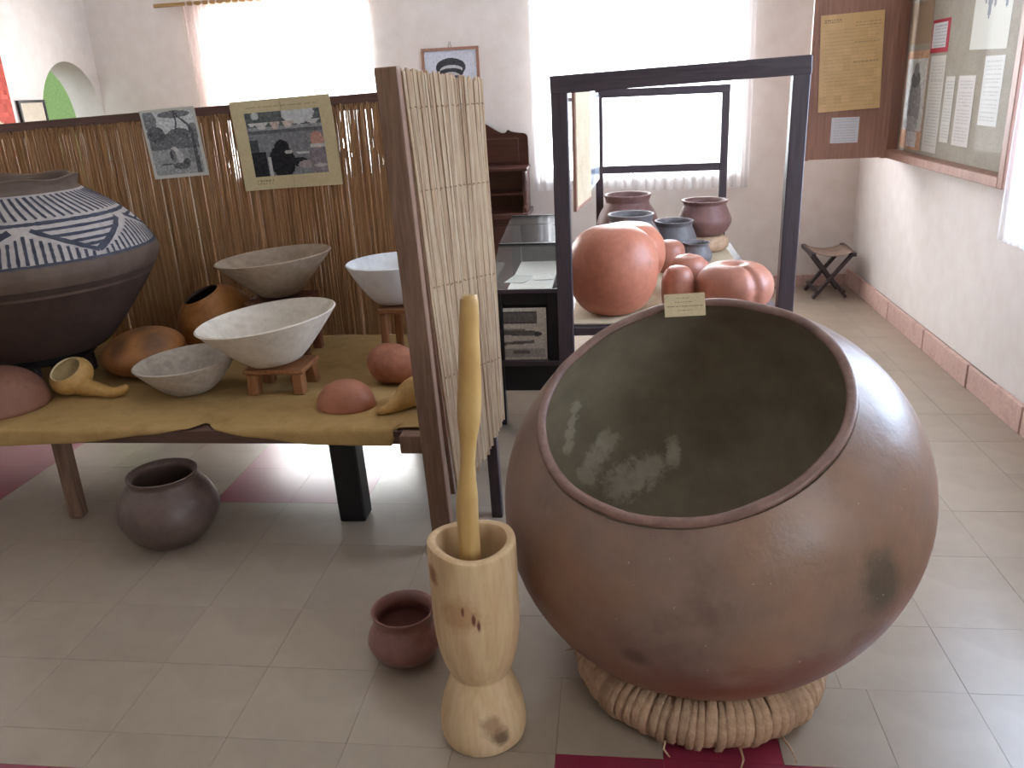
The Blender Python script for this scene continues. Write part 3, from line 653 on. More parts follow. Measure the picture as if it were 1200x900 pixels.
M['pinkgourd'] = mottled('dusky_calabash', [hx(124,76,58), hx(152,98,76), hx(140,86,66)], 5, .55, .35, .1, 40)
M['yellowgourd'] = mottled('yellow_calabash', [hx(176,124,50), hx(206,156,80), hx(192,140,64)], 6, .4, .4, .06, 40)
M['pithy'] = mottled('pale_calabash_flesh', [hx(206,176,120), hx(224,198,148)], 9, .7, .25, .15)
M['stoolwood'] = wood('orange_stool_wood', [hx(112,64,32), hx(156,96,52), hx(136,80,42)], 'z', .5)
M['boxwood'] = wood('red_brown_box_wood', [hx(86,44,28), hx(120,66,42), hx(102,54,34)], 'z', .5)
M['soot'] = mottled('sooty_brown_clay', [hx(50,36,30), hx(74,54,46), hx(60,44,38)], 4, .6, .35, .15, 40)
t = NT('band_clay'); c = t.ramp(t.noise(5, 6, .6), [(.35, hx(88,68,56)), (.65, hx(112,90,76))]); t.bump(t.noise(40, 4), .15, .004); M['bandclay'] = t.done(c, .65, .3)
M['whiteslip'] = mottled('white_slip', [hx(156,144,138), hx(176,164,158), hx(166,154,148)], 6, .75, .25, .15, 45)
# decorated vessel on its stand
VX, VY = -2.435, 3.16
sv = empty('vessel_stand', (VX, VY, TZ+.003), label='short dark wooden stand under the painted vessel', cat='stand')
MB().lathe([(0,.085),(.19,.085),(.20,.095),(.20,.115),(.19,.125),(0,.125)], 32).build('top', M['black'], sv, smooth=True, auto=40)
for a_ in (.4, 2.0, 3.5, 5.0, -.75): MB().beam((.165*math.cos(a_), .165*math.sin(a_), 0), (.16*math.cos(a_), .16*math.sin(a_), .09), .035, .035).build('leg', M['darkframe'], sv, bevel=.003)
ve = empty('painted_vessel', (VX, VY, TZ+.129), label='big dark clay vessel with blue strokes painted on a white shoulder', cat='vessel')
VR = [(.27,.655),(.515,.415)]                                             # white shoulder: upper and lower edge (r, z)
MB().lathe(spline([(0,0),(.22,0),(.285,.03),(.40,.17),(.485,.29),(.520,.36),(.522,.395),(.515,.415)], 5), 72).build('body', M['soot'], ve, smooth=True)
MB().lathe(spline([(.487,.292),(.523,.362),(.5255,.395),(.518,.4155)], 4), 72).build('shoulder_band', M['bandclay'], ve, smooth=True)
MB().lathe([(VR[1][0]-(VR[1][0]-VR[0][0])*t+.040*math.sin(PI*t), VR[1][1]+(VR[0][1]-VR[1][1])*t) for t in np.linspace(0, 1, 10)], 72).build('white_shoulder', M['whiteslip'], ve, smooth=True)
MB().lathe(spline([(.27,.655),(.262,.67),(.268,.695),(.272,.705),(.262,.708),(.250,.695),(.245,.66),(.3,.6),(.45,.42),(.4,.25),(0,.05)], 5), 72, lambda x, y, z: (x, y, z+(.006*math.sin(6*math.atan2(y,x)) if z > .69 else 0))).build('rim', M['bandclay'], ve, smooth=True)
def shoulder(t, a, off=.0016):
    r = VR[1][0]-(VR[1][0]-VR[0][0])*t+.040*math.sin(PI*t)+off*.7; return Vector((r*math.cos(a), r*math.sin(a), VR[1][1]+(VR[0][1]-VR[1][1])*t+off*.7))
pl = MB()
def stroke(pts, w):
    n = 8; path = []
    for (t0, a0), (t1, a1) in zip(pts, pts[1:]): path += [(t0+(t1-t0)*k/n, a0+(a1-a0)*k/n) for k in range(n)]
    path.append(pts[-1]); v = []
    for i, (t, a) in enumerate(path):
        p = shoulder(t, a); q = shoulder(*path[min(i+1, len(path)-1)])-shoulder(*path[max(i-1, 0)]); nrm = Vector((p.x, p.y, .35)).normalized()
        s = q.cross(nrm).normalized()*w*.75*random.uniform(.75, 1.15); v += [p+s, p-s]
    pl.add(v, [(2*i, 2*i+1, 2*i+3, 2*i+2) for i in range(len(path)-1)])
stroke([(.60, -PI+.52*k/2) for k in range(25)], .011); stroke([(.01, -PI+.52*k/2) for k in range(25)], .011)
for k in range(72): a_ = -PI+2*PI*k/72; stroke([(.97, a_-.05), (.66, a_+.06)], .008)
for q in range(6):
    am_ = -1.42+q*2*PI/6; h = PI/6
    stroke([(.52, am_-h*.85), (.12, am_)], .013); stroke([(.12, am_), (.52, am_+h*.85)], .016)
    for j, (tt, s) in enumerate(((.50,.78),(.40,.6),(.30,.4),(.22,.22))): stroke([(tt, am_-h*s), (tt, am_+h*s)], .009)
    for k in range(-8, 9):
        a_ = am_+h+k*h/9; top = .07+.38*(1-abs(k)/9.0); stroke([(.04, a_), (top, a_+.01)], .008)
pl.build('painted_strokes', M['paint_line'], ve)
# helpers for bowls
def bowl(name, R, H, rb, mat, loc, label, rot=(0,0,0), th=.012, bulge=.35, w=.008):
    o_ = [(0,0),(rb*.7,.002)]; out = [(rb+(R-rb)*(t**(1-bulge*.6)), H*t) for t in np.linspace(.06, 1, 10)]
    inn_ = [(max(0, r-th*1.2), z+th*.25) for r, z in out[::-1]]
    prof = o_+out+[(R-th*.5, H+th*.3)]+inn_[1:]+[(rb*.5, th*1.4), (0, th*1.2)]
    o = MB().lathe(prof, 56, wob(w, random.uniform(0, 6))).build(name, mat, None, smooth=True, loc=loc, rot=rot, auto=50); return tag(o, label, 'bowl')
def low_stool(loc, w, d, h, mat, label, th=.022, lw=.035, n='wooden_stool', open_side=False):
    s = empty(n, loc, label=label, cat='stool')
    MB().box((-w/2,-d/2,h-th),(w/2,d/2,h)).build('seat', mat, s, bevel=.004)
    for x in (-1, 1):
        for y in (-1, 1): MB().beam((x*(w/2-lw*.6), y*(d/2-lw*.6), 0), (x*(w/2-lw*.7), y*(d/2-lw*.7), h-th), lw, lw).build('leg', mat, s, bevel=.005)
    return s
low_stool((-1.30, 2.97, TZ+.003), .24, .20, .105, M['stoolwood'], 'small four-legged orange wood stool under the largest white bowl', .018, .045)
bowl('wooden_bowl', .268, .185, .085, M['chalk'], (-1.315, 2.965, TZ+.1115), 'largest whitewashed wooden bowl, raised on the small orange stool', (0.02,-.10,0), .013, .25)
low_stool((-1.45, 3.42, TZ+.003), .26, .22, .265, M['boxwood'], 'taller dark stool carrying the brown-grey bowl by the reed mat', .02, .04)
bowl('wooden_bowl', .250, .178, .07, M['brownbowl'], (-1.45, 3.42, TZ+.269), 'brown-grey flared wooden bowl in front of the reed mat', (0.0,-.07,0), .012, .1)
low_stool((-.80, 3.29, TZ+.003), .30, .26, .265, M['stoolwood'], 'orange-brown stool carrying the white bowl behind the post', .022, .03)
part_stool_back = bpy.data.objects[-1] if False else None
bowl('wooden_bowl', .197, .175, .07, M['chalk_blue'], (-.885, 3.27, TZ+.2675), 'smooth white wooden bowl behind the front post', (0,-.02,0), .010, .55)
bowl('wooden_bowl', .198, .135, .06, M['greybowl'], (-1.665, 2.93, TZ+.0045), 'weathered grey wooden bowl with cracks, set straight on the sacking', (.03,-.06,0), .012, .55, .014)
# gourds
def ball_gourd(name, R, H, mat, loc, label, cat='gourd', mouth=.25, rot=(0,0,0), flat=.0, inner=None, sc=(1,1,1)):
    """hollow calabash with a cut mouth."""
    a0 = math.asin(min(.99, mouth)); an = np.linspace(PI, a0, 20)
    prof = [(R*math.sin(a), H/2*(1+math.cos(a))) for a in an]; prof[0] = (0, 0)
    inn_ = [(r*.93, H/2+(z-H/2)*.93) for r, z in prof[::-1]]; inn_[-1] = (0, H*.035)
    r = empty(name, loc, rot, label, cat); r.scale = sc
    MB().lathe(prof, 44, wob(.012, random.uniform(0,6))).build('shell', mat, r, smooth=True)
    MB().lathe([prof[-1]]+inn_, 44).build('inside', inner or M['soot'], r, smooth=True)
    return r
ball_gourd('calabash', .172, .30, M['gourd'], (-1.752, 3.505, TZ+.0185), 'round orange calabash with an oval hole in its top', mouth=.46, rot=(.25,-.30,0))
def dome(name, R, H, mat, loc, label, rot=(0,0,0), sc=(1,1,1), cat='gourd', th=.008):
    out = [(R*math.sin(a)**.9, H*math.cos(a)) for a in np.linspace(0.0, PI/2, 16)]; out[0] = (0, H)
    prof = out+[(r-th if r > th else 0, max(0, z-th)) for r, z in out[::-1]]; prof[-1] = (0, H-th)
    o = MB().lathe(prof, 44, wob(.02, random.uniform(0,6))).build(name, mat, None, smooth=True, loc=loc, rot=rot); o.scale = sc; return tag(o, label, cat)
dome('calabash_half', .185, .155, M['pinkgourd'], (-2.382, 2.768, TZ+.004), 'dusky pink half calabash face down beside the ladle')
dome('calabash_half', .112, .098, M['terracotta'], (-.985, 2.77, TZ+.004), 'small red half calabash face down, right of the orange stool', (0,0,0), (1,.85,1))
o = MB().lathe([(0,-.11)]+[(.19*math.sin(a), -.11*math.cos(a)) for a in np.linspace(.15, PI-.15, 22)]+[(0,.11)], 44, wob(.02, 2)).build('calabash', M['scorched'], None, smooth=True, loc=(-1.975, 3.145, TZ+.106), rot=(.10,-.10,0)); o.scale = (.92,.85,.88); tag(o, 'low orange calabash with scorched black patches behind the grey bowl', 'gourd')
def pear(name, pts, mat, label, n=28, squash=1.0, cat='gourd'):
    pp = spline(pts, 5); o = MB().tube([q[:3] for q in pp], [max(.0015, q[3]) for q in pp], n, squash).build(name, mat, None, smooth=True); return tag(o, label, cat)
pear('calabash', [(-.965,3.020,.500,.0),(-.955,3.020,.502,.042),(-.92,3.020,.504,.074),(-.865,3.020,.504,.080),(-.80,3.010,.490,.066),(-.74,3.000,.468,.044),(-.69,2.995,.458,.034),(-.64,2.990,.458,.032),(-.615,2.990,.458,.022),(-.61,2.990,.458,.0)], M['terracotta'], 'reddish bottle-shaped calabash lying below the orange-brown stool')
pear('calabash', [(-.845,2.665,.436,.0),(-.835,2.67,.437,.012),(-.80,2.69,.444,.020),(-.765,2.72,.458,.035),(-.735,2.75,.476,.052),(-.70,2.775,.482,.058),(-.665,2.80,.478,.05),(-.648,2.81,.474,.025),(-.645,2.812,.473,0)], M['yellowgourd'], 'yellow pear-shaped calabash with pointed tip against the front post')
# ladle
la = empty('calabash_ladle', (-2.155, 2.945, TZ+.004), label='yellow calabash ladle with open round bowl and curved handle', cat='ladle')
bl = empty  # (bowl part below)
an = np.linspace(PI, .80, 16); pf_ = [(.086*math.sin(a), .062*(1+math.cos(a))) for a in an]; pf_[0] = (0, 0)
o = MB().lathe(pf_, 36).build('bowl', M['yellowgourd'], la, smooth=True, loc=(0,0,.022), rot=(.55,-.12,0))
MB().lathe([(pf_[-1][0], pf_[-1][1])]+[(r*.9, .062+(z-.062)*.9+.001) for r, z in pf_[::-1]], 36).build('bowl_inside', M['pithy'], la, smooth=True, loc=(0,0,.022), rot=(.55,-.12,0))
pp = spline([(.02,-.045,.040,.040),(.07,-.062,.036,.036),(.12,-.07,.030,.028),(.17,-.078,.022,.022),(.205,-.078,.022,.020),(.232,-.066,.032,.017),(.243,-.058,.044,.012)], 5)
MB().tube([q[:3] for q in pp], [q[3] for q in pp], 18).build('handle', M['yellowgourd'], la, smooth=True)

# ------------------------------------------------------------------ right display stand
RZ = .64; FY, BY = 3.03, 4.72
rs = empty('display_stand', (.22, 3.9, 0), label='dark open-framed display stand carrying orange gourds and small pots', cat='stand')
part(MB().beam((-.178, FY, 0), (-.183, FY, 1.525), .058, .05, (0,1,0)), 'front_post', M['darkframe'], rs, bevel=.003)
part(MB().beam((.612, FY, 0), (.622, FY, 1.548), .056, .05, (0,1,0)), 'front_post', M['darkframe'], rs, bevel=.003)
part(MB().beam((-.213, FY, 1.505), (.651, FY, 1.530), .056, .060), 'front_top_bar', M['darkframe_x'], rs, bevel=.003)
part(MB().beam((-.075, BY, 0), (-.075, BY, 1.47), .04, .04, (0,1,0)), 'back_post', M['darkframe'], rs, bevel=.002)
part(MB().beam((.592, BY, 0), (.592, BY, 1.47), .04, .04, (0,1,0)), 'back_post', M['darkframe'], rs, bevel=.002)
part(MB().beam((-.095, BY, 1.452), (.612, BY, 1.450), .046, .042), 'back_top_bar', M['darkframe_x'], rs, bevel=.002)
part(MB().beam((-.055, BY, 1.055), (.572, BY, 1.053), .03, .040), 'back_middle_bar', M['darkframe_x'], rs, bevel=.002)
part(MB().beam((-.183, FY+.02, 1.452), (-.075, BY-.015, 1.440), .016, .016), 'side_rail', M['darkframe'], rs)
part(MB().box((-.15, FY+.0, RZ-.035), (.584, FY+.05, RZ-.005)), 'front_apron', M['darkframe_x'], rs, bevel=.002)
part(MB().box((-.205, FY+.026, RZ-.03), (.642, BY-.022, RZ)), 'shelf_board', M['darkframe_x'], rs, bevel=.002)
M['palemat'] = mottled('pale_straw_sheet', [hx(196,172,136), hx(214,194,160)], 8, .8, .2, .3, 160)
o = MB().box((-.16, FY+.03, RZ), (.60, BY-.03, RZ+.006)).build('shelf_sheet', M['palemat'], bevel=.001); tag(o, 'pale straw sheet covering the shelf of the open-framed stand', 'mat')
SZ = RZ+.006
o = MB().lathe(spline([(0,0),(.07,.0),(.125,.03),(.163,.095),(.176,.17),(.168,.24),(.135,.300),(.085,.332),(.04,.341),(0,.342)], 5), 56, wob(.008, 1.1)).build('calabash', mottled('matt_orange_red_gourd', [hx(176,94,66), hx(196,112,82), hx(186,102,74)], 3, .42, .4, .08, 45), smooth=True, loc=(-.005, 3.225, SZ)); tag(o, 'largest orange-red round gourd at the front of the open stand', 'gourd')
M['og'] = bpy.data.materials['matt_orange_red_gourd']
o = MB().lathe(spline([(0,0),(.06,0),(.12,.03),(.155,.09),(.162,.15),(.148,.21),(.10,.262),(.05,.275),(0,.277)], 5), 48, wob(.01, 2)).build('calabash', M['og'], smooth=True, loc=(.065, 3.70, SZ)); tag(o, 'orange-red round gourd half hidden behind the largest gourd', 'gourd')
def jarp(R, H, n=.62, f=.72):
    return [(0,0),(R*.55,0),(R*.85,H*.16),(R,H*.42),(R*.9,H*.66),(R*n,H*.84),(R*n,H*.9),(R*f,H*.985),(R*f*.95,H),(R*f*.86,H*.97),(R*n*.86,H*.86),(R*.8,H*.6),(R*.8,H*.3),(0,H*.06)]
M['greyclay'] = mottled('blue_grey_smoked_clay', [hx(84,78,80), hx(112,104,104), hx(96,90,92)], 8, .5, .4, .1, 50)
M['plumclay'] = mottled('plum_brown_clay', [hx(104,66,60), hx(130,86,78), hx(116,76,70)], 7, .5, .4, .1, 50)
jar('clay_pot', jarp(.165, .300, .70, .75), M['plumclay'], (.075, 4.52, SZ), 'plum-brown pot with flared rim at the back corner of the open stand')
jar('clay_pot', jarp(.150, .255, .70, .76), M['greyclay'], (.085, 4.12, SZ), 'dark grey pot between the round gourds and the plum-brown pot')
jar('clay_pot', jarp(.118, .190, .78, .84), M['greyclay'], (.305, 4.29, SZ), 'squat grey pot in the middle of the open stand')
o = MB().lathe([(.085+.042*math.cos(a), .042+.042*math.sin(a)) for a in np.linspace(-PI, PI, 13)], 40, lambda x, y, z: (x*(1+.03*math.sin(30*math.atan2(y,x))), y*(1+.03*math.sin(30*math.atan2(y,x))), z)).build('straw_ring', M['straw'], smooth=True, loc=(.475, 4.47, SZ)); tag(o, 'small straw ring under the wide plum-coloured pot', 'pot stand')
jar('clay_pot', jarp(.138, .185, .80, .87), M['plumclay'], (.475, 4.47, SZ+.079), 'wide plum-coloured pot on a small straw ring')
jar('clay_pot', jarp(.078, .118, .78, .86), M['greyclay'], (.395, 4.06, SZ), 'tiny blue-grey pot at the edge of the grey pots')
def cupg(R, H, loc, label, mat='og', sc=(1,1,1), top=.0):
    pr_ = spline([(R*.86,0),(R*.97,H*.2),(R,H*.5),(R*.93,H*.75),(R*.68,H*.93),(R*.3,H*.995),(0,H*(1-top))], 5)
    o = MB().lathe([(0,0)]+pr_, 40, wob(.02, random.uniform(0,6))).build('calabash_cup', M[mat], None, smooth=True, loc=loc, auto=70); o.scale = sc; return tag(o, label, 'gourd')
M['cup'] = mottled('red_brown_gourd', [hx(156,88,66), hx(178,108,84), hx(166,96,74)], 4, .42, .4, .08, 45)
cupg(.064, .165, (.252, 3.29, SZ), 'narrow red-brown gourd cup upside down at the front', 'cup')
cupg(.082, .165, (.312, 3.51, SZ), 'red-brown gourd cup with stubby top behind the narrow cup', 'cup', top=-.04)
cupg(.075, .145, (.262, 3.98, SZ), 'pale red gourd cup beside the squat grey pot', 'cup')
cupg(.070, .085, (.365, 3.82, SZ), 'low red gourd cup near the tiny blue-grey pot', 'cup')
def lobes(x, y, z):
    a = math.atan2(y, x); r = math.hypot(x, y)
    k = 1-.09*math.exp(-((a+1.12)/.13)**2); return (x*k, y*k, z-.012*math.exp(-(r/.035)**2)*(1 if z > .08 else 0)-.10*max(0, 1-k)*(z > .06)*min(1, r/.06))
o = MB().lathe([(0,0)]+spline([(.115,0),(.142,.03),(.152,.075),(.142,.12),(.105,.157),(.06,.168),(.02,.166),(0,.165)], 6), 80, lobes).build('lobed_gourd', M['cup'], smooth=True, loc=(.474, 3.30, SZ)); tag(o, 'broad red-brown lobed gourd with a crease and dimpled top', 'gourd')
# picture boards hung along the stand's left side
pb = empty('picture_board', (-.127, 3.50, 1.03), (0, 0, -.13), label='tan backed picture board hung inside the stand by its front post', cat='picture')
MB().box((-.006,-.18,-.0),(.006,.20,.46)).build('board', M['casewood'], pb); MB().box((.0065,-.165,.015),(.0085,.185,.445)).build('mount', M['palemat'], pb)
MB().tube([(-.002,.18,.45), (-.034,.18,.418)], .0015, 5).build('hanging_wire', M['black'], pb)
pb = empty('picture_board', (-.1065, 4.15, 1.02), (0, 0, -.064), label='glossy picture sheet hung inside the stand by its back post', cat='picture')
MB().box((-.004,-.30,0),(.004,.45,.44)).build('board', M['winframe'], pb)
a = canvas(60, 60, (196,206,222)); fill(a, ell(a, .3, .85, .3, .12), (90,110,140)); fill(a, ell(a, .7, .2, .2, .1), (120,140,170)); fill(a, ell(a, .6, .6, .2, .15), (230,234,240)); grain(a, .05, 3)
o = card('print', a, .73, .42, M['gloss_print'], None, None, Matrix.Translation((.0055, .075, .22)) @ Matrix.Rotation(PI/2, 4, 'Z'), .001); o.parent = pb

# ------------------------------------------------------------------ label card on the big pot's rim
a = canvas(50, 28, (206,188,152)); lines(a, .3, .62, (.2,), (120,104,80), .6, 3); lines(a, .25, .68, (.38,), (120,104,80), .7, 4); lines(a, .05, .95, (.55,), (110,96,74), .7, 5); lines(a, .3, .68, (.73,), (110,96,74), .7, 6); grain(a, .012, 2)
lw_ = PC + (RotP.to_3x3() @ Vector((.045, .352, HM)))
card('label_card', a, .104, .060, M['print'], 'cream typed label card propped on the far rim of the huge pot', 'label', stand(lw_+Vector((.0, -.0272, .0052)), -.04, -.45, -.05), .0012)

# ------------------------------------------------------------------ vitrine behind
vt = empty('display_cabinet', (-.40, 3.95, 0), label='black table vitrine with sloping glass top between the two stands', cat='cabinet')
VX0, VX1, VF, VB = -.555, -.245, 3.60, 4.55
b = MB()
for x in (VX0, VX1-.05): part(MB().box((x, VF, 0), (x+.05, VF+.05, .64)), 'leg', M['black'], vt, bevel=.002); part(MB().box((x, VB-.05, 0), (x+.05, VB, .80)), 'leg', M['black'], vt, bevel=.002)
part(MB().box((VX0+.05, VF+.004, .585), (VX1-.05, VF+.05, .645)), 'front_rail', M['black'], vt, bevel=.002)
part(MB().box((VX0-.01, VF-.02, .30), (VX1+.01, VB, .322)), 'lower_shelf', M['darkframe_x'], vt, bevel=.002)
part(MB().box((VX0+.05, VF+.01, .17), (VX1-.05, VF+.04, .30)), 'lower_apron', M['black'], vt, bevel=.002)
part(MB().box((VX0+.05, VB-.03, .17), (VX1-.05, VB, .80)), 'back_panel', M['black'], vt)
part(MB().box((VX0+.05, VF+.05, .585), (VX1-.05, VB-.05, .60)), 'case_bottom', M['white_paper'], vt)
def slab(y0, z0, y1, z1, th, x0=VX0, x1=VX1):
    n = Vector((0, -(z1-z0), y1-y0)).normalized()*th; v = []
    for x in (x0, x1): v += [(x,y0,z0),(x,y1,z1),(x,y1+n.y,z1+n.z),(x,y0+n.y,z0+n.z)]
    return MB().add(v, [(0,1,2,3),(7,6,5,4),(0,4,5,1),(1,5,6,2),(2,6,7,3),(3,7,4,0)])
part(slab(VF, .648, 4.0, .785, .005), 'front_glass', M['caseglass'], vt); part(slab(4.0, .785, VB, .838, .005), 'top_glass', M['caseglass'], vt)
part(MB().box((VX0, 3.99, .775), (VX1, 4.005, .792)), 'glazing_bar', M['black'], vt); part(MB().box((VX0, VF-.006, .638), (VX1, VF+.006, .656)), 'glazing_bar', M['darkframe_x'], vt); part(MB().box((VX0, VB-.01, .80), (VX1, VB, .846)), 'glazing_bar', M['black'], vt)
for x in (VX0, VX1-.006):
    part(MB().add([(x,VF,.645),(x,4.0,.78),(x,VB,.832),(x,VB,.60),(x,VF,.60),(x+.005,VF,.645),(x+.005,4.0,.78),(x+.005,VB,.832),(x+.005,VB,.60),(x+.005,VF,.60)], [(0,1,2,3,4),(9,8,7,6,5),(0,5,6,1),(1,6,7,2),(2,7,8,3),(3,8,9,4),(4,9,5,0)]), 'side_glass', M['caseglass'], vt)
for i, (x, y, w, h, rz) in enumerate(((-.375,3.80,.14,.20,.1), (-.47,4.06,.10,.18,-.2), (-.36,4.10,.09,.16,.2))):
    a = canvas(30, 40, ((226,222,208), (206,206,196), (232,228,218))[i]); lines(a, .1, .9, np.arange(.15, .9, .09), (120,116,108), .5, 20+i)
    lab = ('cream document lying slightly turned inside the glass-topped cabinet, nearest the front glass edge', 'narrow greyish document beside the cream one in the cabinet', 'white document under the upper glass of the cabinet')[i]
    card('document', a, w, h, M['print'], lab, 'paper', Matrix.Translation((x, y, .6012+.0014*i)) @ Matrix.Rotation(rz, 4, 'Z') @ Matrix.Rotation(-PI/2, 4, 'X'), .001)
a = canvas(64, 60, (214,208,196)); X, Y = grid(a); fill(a, rect(a, .0, .78, .06, .30), (96,92,88)); fill(a, rect(a, .0, .76, .10, .26), (120,116,110), .7); fill(a, np.abs(Y-.47-.03*X) < .05*(X < .82), (110,106,100)); fill(a, ell(a, .8, .5, .09, .035), (84,80,76)); fill(a, np.abs(Y-.42) < .02*(X < .5), (150,146,140)); fill(a, np.abs(Y-.68+.04*X) < .03*(X < .7), (120,116,110)); fill(a, rect(a, 0, .95, .78, .95), (176,170,160)); fill(a, rect(a, .2, .6, .82, .88), (120,116,110)); grain(a, .03, 2)
card('photograph', a, .196, .245, M['print'], 'pale photograph of tools standing on the black cabinet shelf', 'photograph', stand((-.402, 3.612, .4443), 0, .0))
part(MB().box((VX0+.05, VF+.03, .322), (VX1-.05, VF+.045, .585)), 'front_panel', M['black'], vt)

# ------------------------------------------------------------------ carved dresser against the back wall
dr = empty('dresser', (-1.05, 6.1, 0), label='dark mahogany dresser with scrolled back board by the back wall', cat='cabinet')
DX0, DX1 = -1.48, -.62; mid = (DX0+DX1)/2
half = spline([(0,1.30),(.10,1.275),(.17,1.235),(.23,1.20),(.265,1.20),(.285,1.218),(.31,1.205),(.36,1.195),(.40,1.19),(.425,1.17),(.43,1.10)], 4)
out = [(mid+x, z) for x, z in half]+[(DX1, .66), (DX0, .66)]+[(mid-x, z) for x, z in half[::-1]][:-1]
n = len(out); part(MB().add([(x, 6.29, z) for x, z in out]+[(x, 6.325, z) for x, z in out], [tuple(range(n)), tuple(range(2*n-1, n-1, -1))]+[(k, (k+1) % n, n+(k+1) % n, n+k) for k in range(n)]), 'scrolled_back', M['mahogany'], dr)
part(MB().box((DX0+.06, 6.275, .99), (DX1-.07, 6.29, 1.16)), 'back_panel', M['mahogany'], dr, bevel=.004)
part(MB().box((DX0-.015, 6.02, .945), (DX1+.012, 6.29, .968)), 'shelf', M['mahogany'], dr, bevel=.004); part(MB().box((DX0+.03, 6.08, .77), (DX1-.03, 6.29, .788)), 'shelf', M['mahogany'], dr, bevel=.003)
for x in (DX0, DX1-.02):
    pr_ = [(6.29,.66),(5.98,.66),(5.98,.69),(6.06,.74),(6.10,.82),(6.09,.90),(6.05,.945),(6.29,.945)]; k_ = len(pr_)
    part(MB().add([(x,y,z) for y, z in pr_]+[(x+.02,y,z) for y, z in pr_], [tuple(range(k_)), tuple(range(2*k_-1, k_-1, -1))]+[(k,(k+1) % k_,k_+(k+1) % k_,k_+k) for k in range(k_)]), 'shaped_side', M['mahogany'], dr)
    part(MB().tube([(x+.01, 6.03, z) for z in np.linspace(.66, .945, 12)], [.014,.011,.016,.010,.013,.016,.016,.013,.010,.016,.011,.014], 10), 'turned_column', M['mahogany'], dr, smooth=True)
part(MB().box((DX0-.02, 5.92, .62), (DX1+.02, 6.325, .66)), 'worktop', M['mahogany'], dr, bevel=.005)
part(MB().box((DX0, 5.95, .06), (DX1, 6.32, .62)), 'carcass', M['mahogany'], dr, bevel=.003)
for k in range(2):
    d_ = part(MB().box((DX0+.03+.42*k, 5.935, .10), (DX0+.42+.42*k, 5.952, .58)), 'door', M['mahogany'], dr, bevel=.004)
    part(MB().tube([(mid+(-.05 if k == 0 else .05), 5.935, .36), (mid+(-.05 if k == 0 else .05), 5.915, .36)], [.006, .012], 10), 'knob', M['brownrail'], dr, smooth=True).parent = d_; d_.children[0].matrix_parent_inverse = Matrix()
for x in (DX0+.03, DX1-.03):
    for y in (5.97, 6.29): part(MB().beam((x, y, 0), (x, y, .06), .04, .04), 'foot', M['mahogany'], dr)

# ------------------------------------------------------------------ notice case, notice board, folding stool
CX = 1.635
nc = empty('notice_case', (1.70, 4.6, 1.0), label='shallow glazed brown notice case of papers on the right wall', cat='case')
y0, y1, z0, z1 = 3.80, 5.52, 1.0, 2.05
part(MB().box((XR-.03, y0, z0), (XR-.002, y1, z1)), 'back_board', M['felt'], nc)
for lo, hi in (((CX,y0,z0),(XR-.03,y0+.05,z1)), ((CX,y1-.05,z0),(XR-.03,y1,z1)), ((CX,y0+.05,z0),(XR-.03,y1-.05,z0+.045)), ((CX,y0+.05,z1-.05),(XR-.03,y1-.05,z1))): part(MB().box(lo, hi), 'frame_rail', M['casewood'], nc, bevel=.003)
part(MB().box((CX+.012, y0+.05, z0+.045), (CX+.016, y1-.05, z1-.05)), 'glass_front', M['noticeglass'], nc)
def wallpaper_card(name, arr, ya, yb, za, zb, label, roll=0, cat='paper'):
    card(name, arr, abs(yb-ya), abs(zb-za), M['print'], label, cat, stand((XR-.0315, (ya+yb)/2, (za+zb)/2), -PI/2, 0, roll), .001)
def doc(nx, ny, col, n, seed, ink=(120,116,112), m=.1): a = canvas(nx, ny, col); lines(a, m, 1-m, np.linspace(.08, .93, n), ink, .22, seed); return a
a = canvas(44, 76, (206,160,128)); X, Y = grid(a); fill(a, rect(a, .05, .97, .08, .80), (208,204,196)); fill(a, ell(a, .52, .55, .30, .30), (150,146,142)); fill(a, ell(a, .5, .28, .2, .09), (110,106,104)); fill(a, ell(a, .5, .19, .12, .07), (140,136,132)); fill(a, ell(a, .45, .74, .35, .08), (176,172,166)); fill(a, rect(a, .35, .8, .82, .98), (214,208,204)); grain(a, .03, 2)
wallpaper_card('photograph', a, 5.44, 5.09, 1.06, 1.595, 'orange-mounted photograph of a standing figure in the glazed notice case', cat='photograph')
a = canvas(40, 40, (186,50,66)); fill(a, rect(a, .06, .86, .1, .86), (218,214,212)); b_ = a.copy(); lines(b_, .12, .8, np.linspace(.2, .78, 7), (130,126,124), .5, 31); wallpaper_card('notice', b_, 5.085, 4.835, 1.575, 1.74, 'small white notice on red backing in the glazed notice case')
wallpaper_card('typed_sheet', doc(24, 60, (214,206,194), 26, 32), 5.055, 4.84, 1.065, 1.56, 'longest narrow typed sheet, below the red-backed notice')
wallpaper_card('typed_sheet', doc(20, 44, (212,204,192), 18, 33), 4.805, 4.685, 1.13, 1.455, 'narrowest typed sheet, beside the longest sheet in the notice case')
wallpaper_card('typed_sheet', doc(28, 44, (212,200,190), 18, 34), 4.635, 4.43, 1.125, 1.457, 'plain pinkish sheet next to the narrowest typed sheet')
wallpaper_card('typed_sheet', doc(28, 44, (210,204,194), 15, 35), 4.35, 4.14, 1.235, 1.54, 'rounded pale sheet below the picture of dark figures')
a = canvas(50, 56, (214,208,192)); X, Y = grid(a); 
for x, h in ((.3,.55),(.42,.72),(.55,.6),(.75,.5),(.85,.62)): fill(a, ell(a, x, h*.5, .06, h*.45), (116,118,126), .8)
wallpaper_card('picture_sheet', a, 4.55, 4.14, 1.57, 1.98, 'pale picture sheet of dark upright shapes in the notice case', .02, 'picture')
wallpaper_card('mount_sheet', canvas(8, 8, (166,138,112)), 5.45, 5.1, 1.63, 1.85, 'blank tan mount above the orange-mounted photograph')
nb = empty('notice_board', (1.40, 5.44, 1.0), label='flat brown wooden notice board with a yellow document, set across the corner', cat='board')
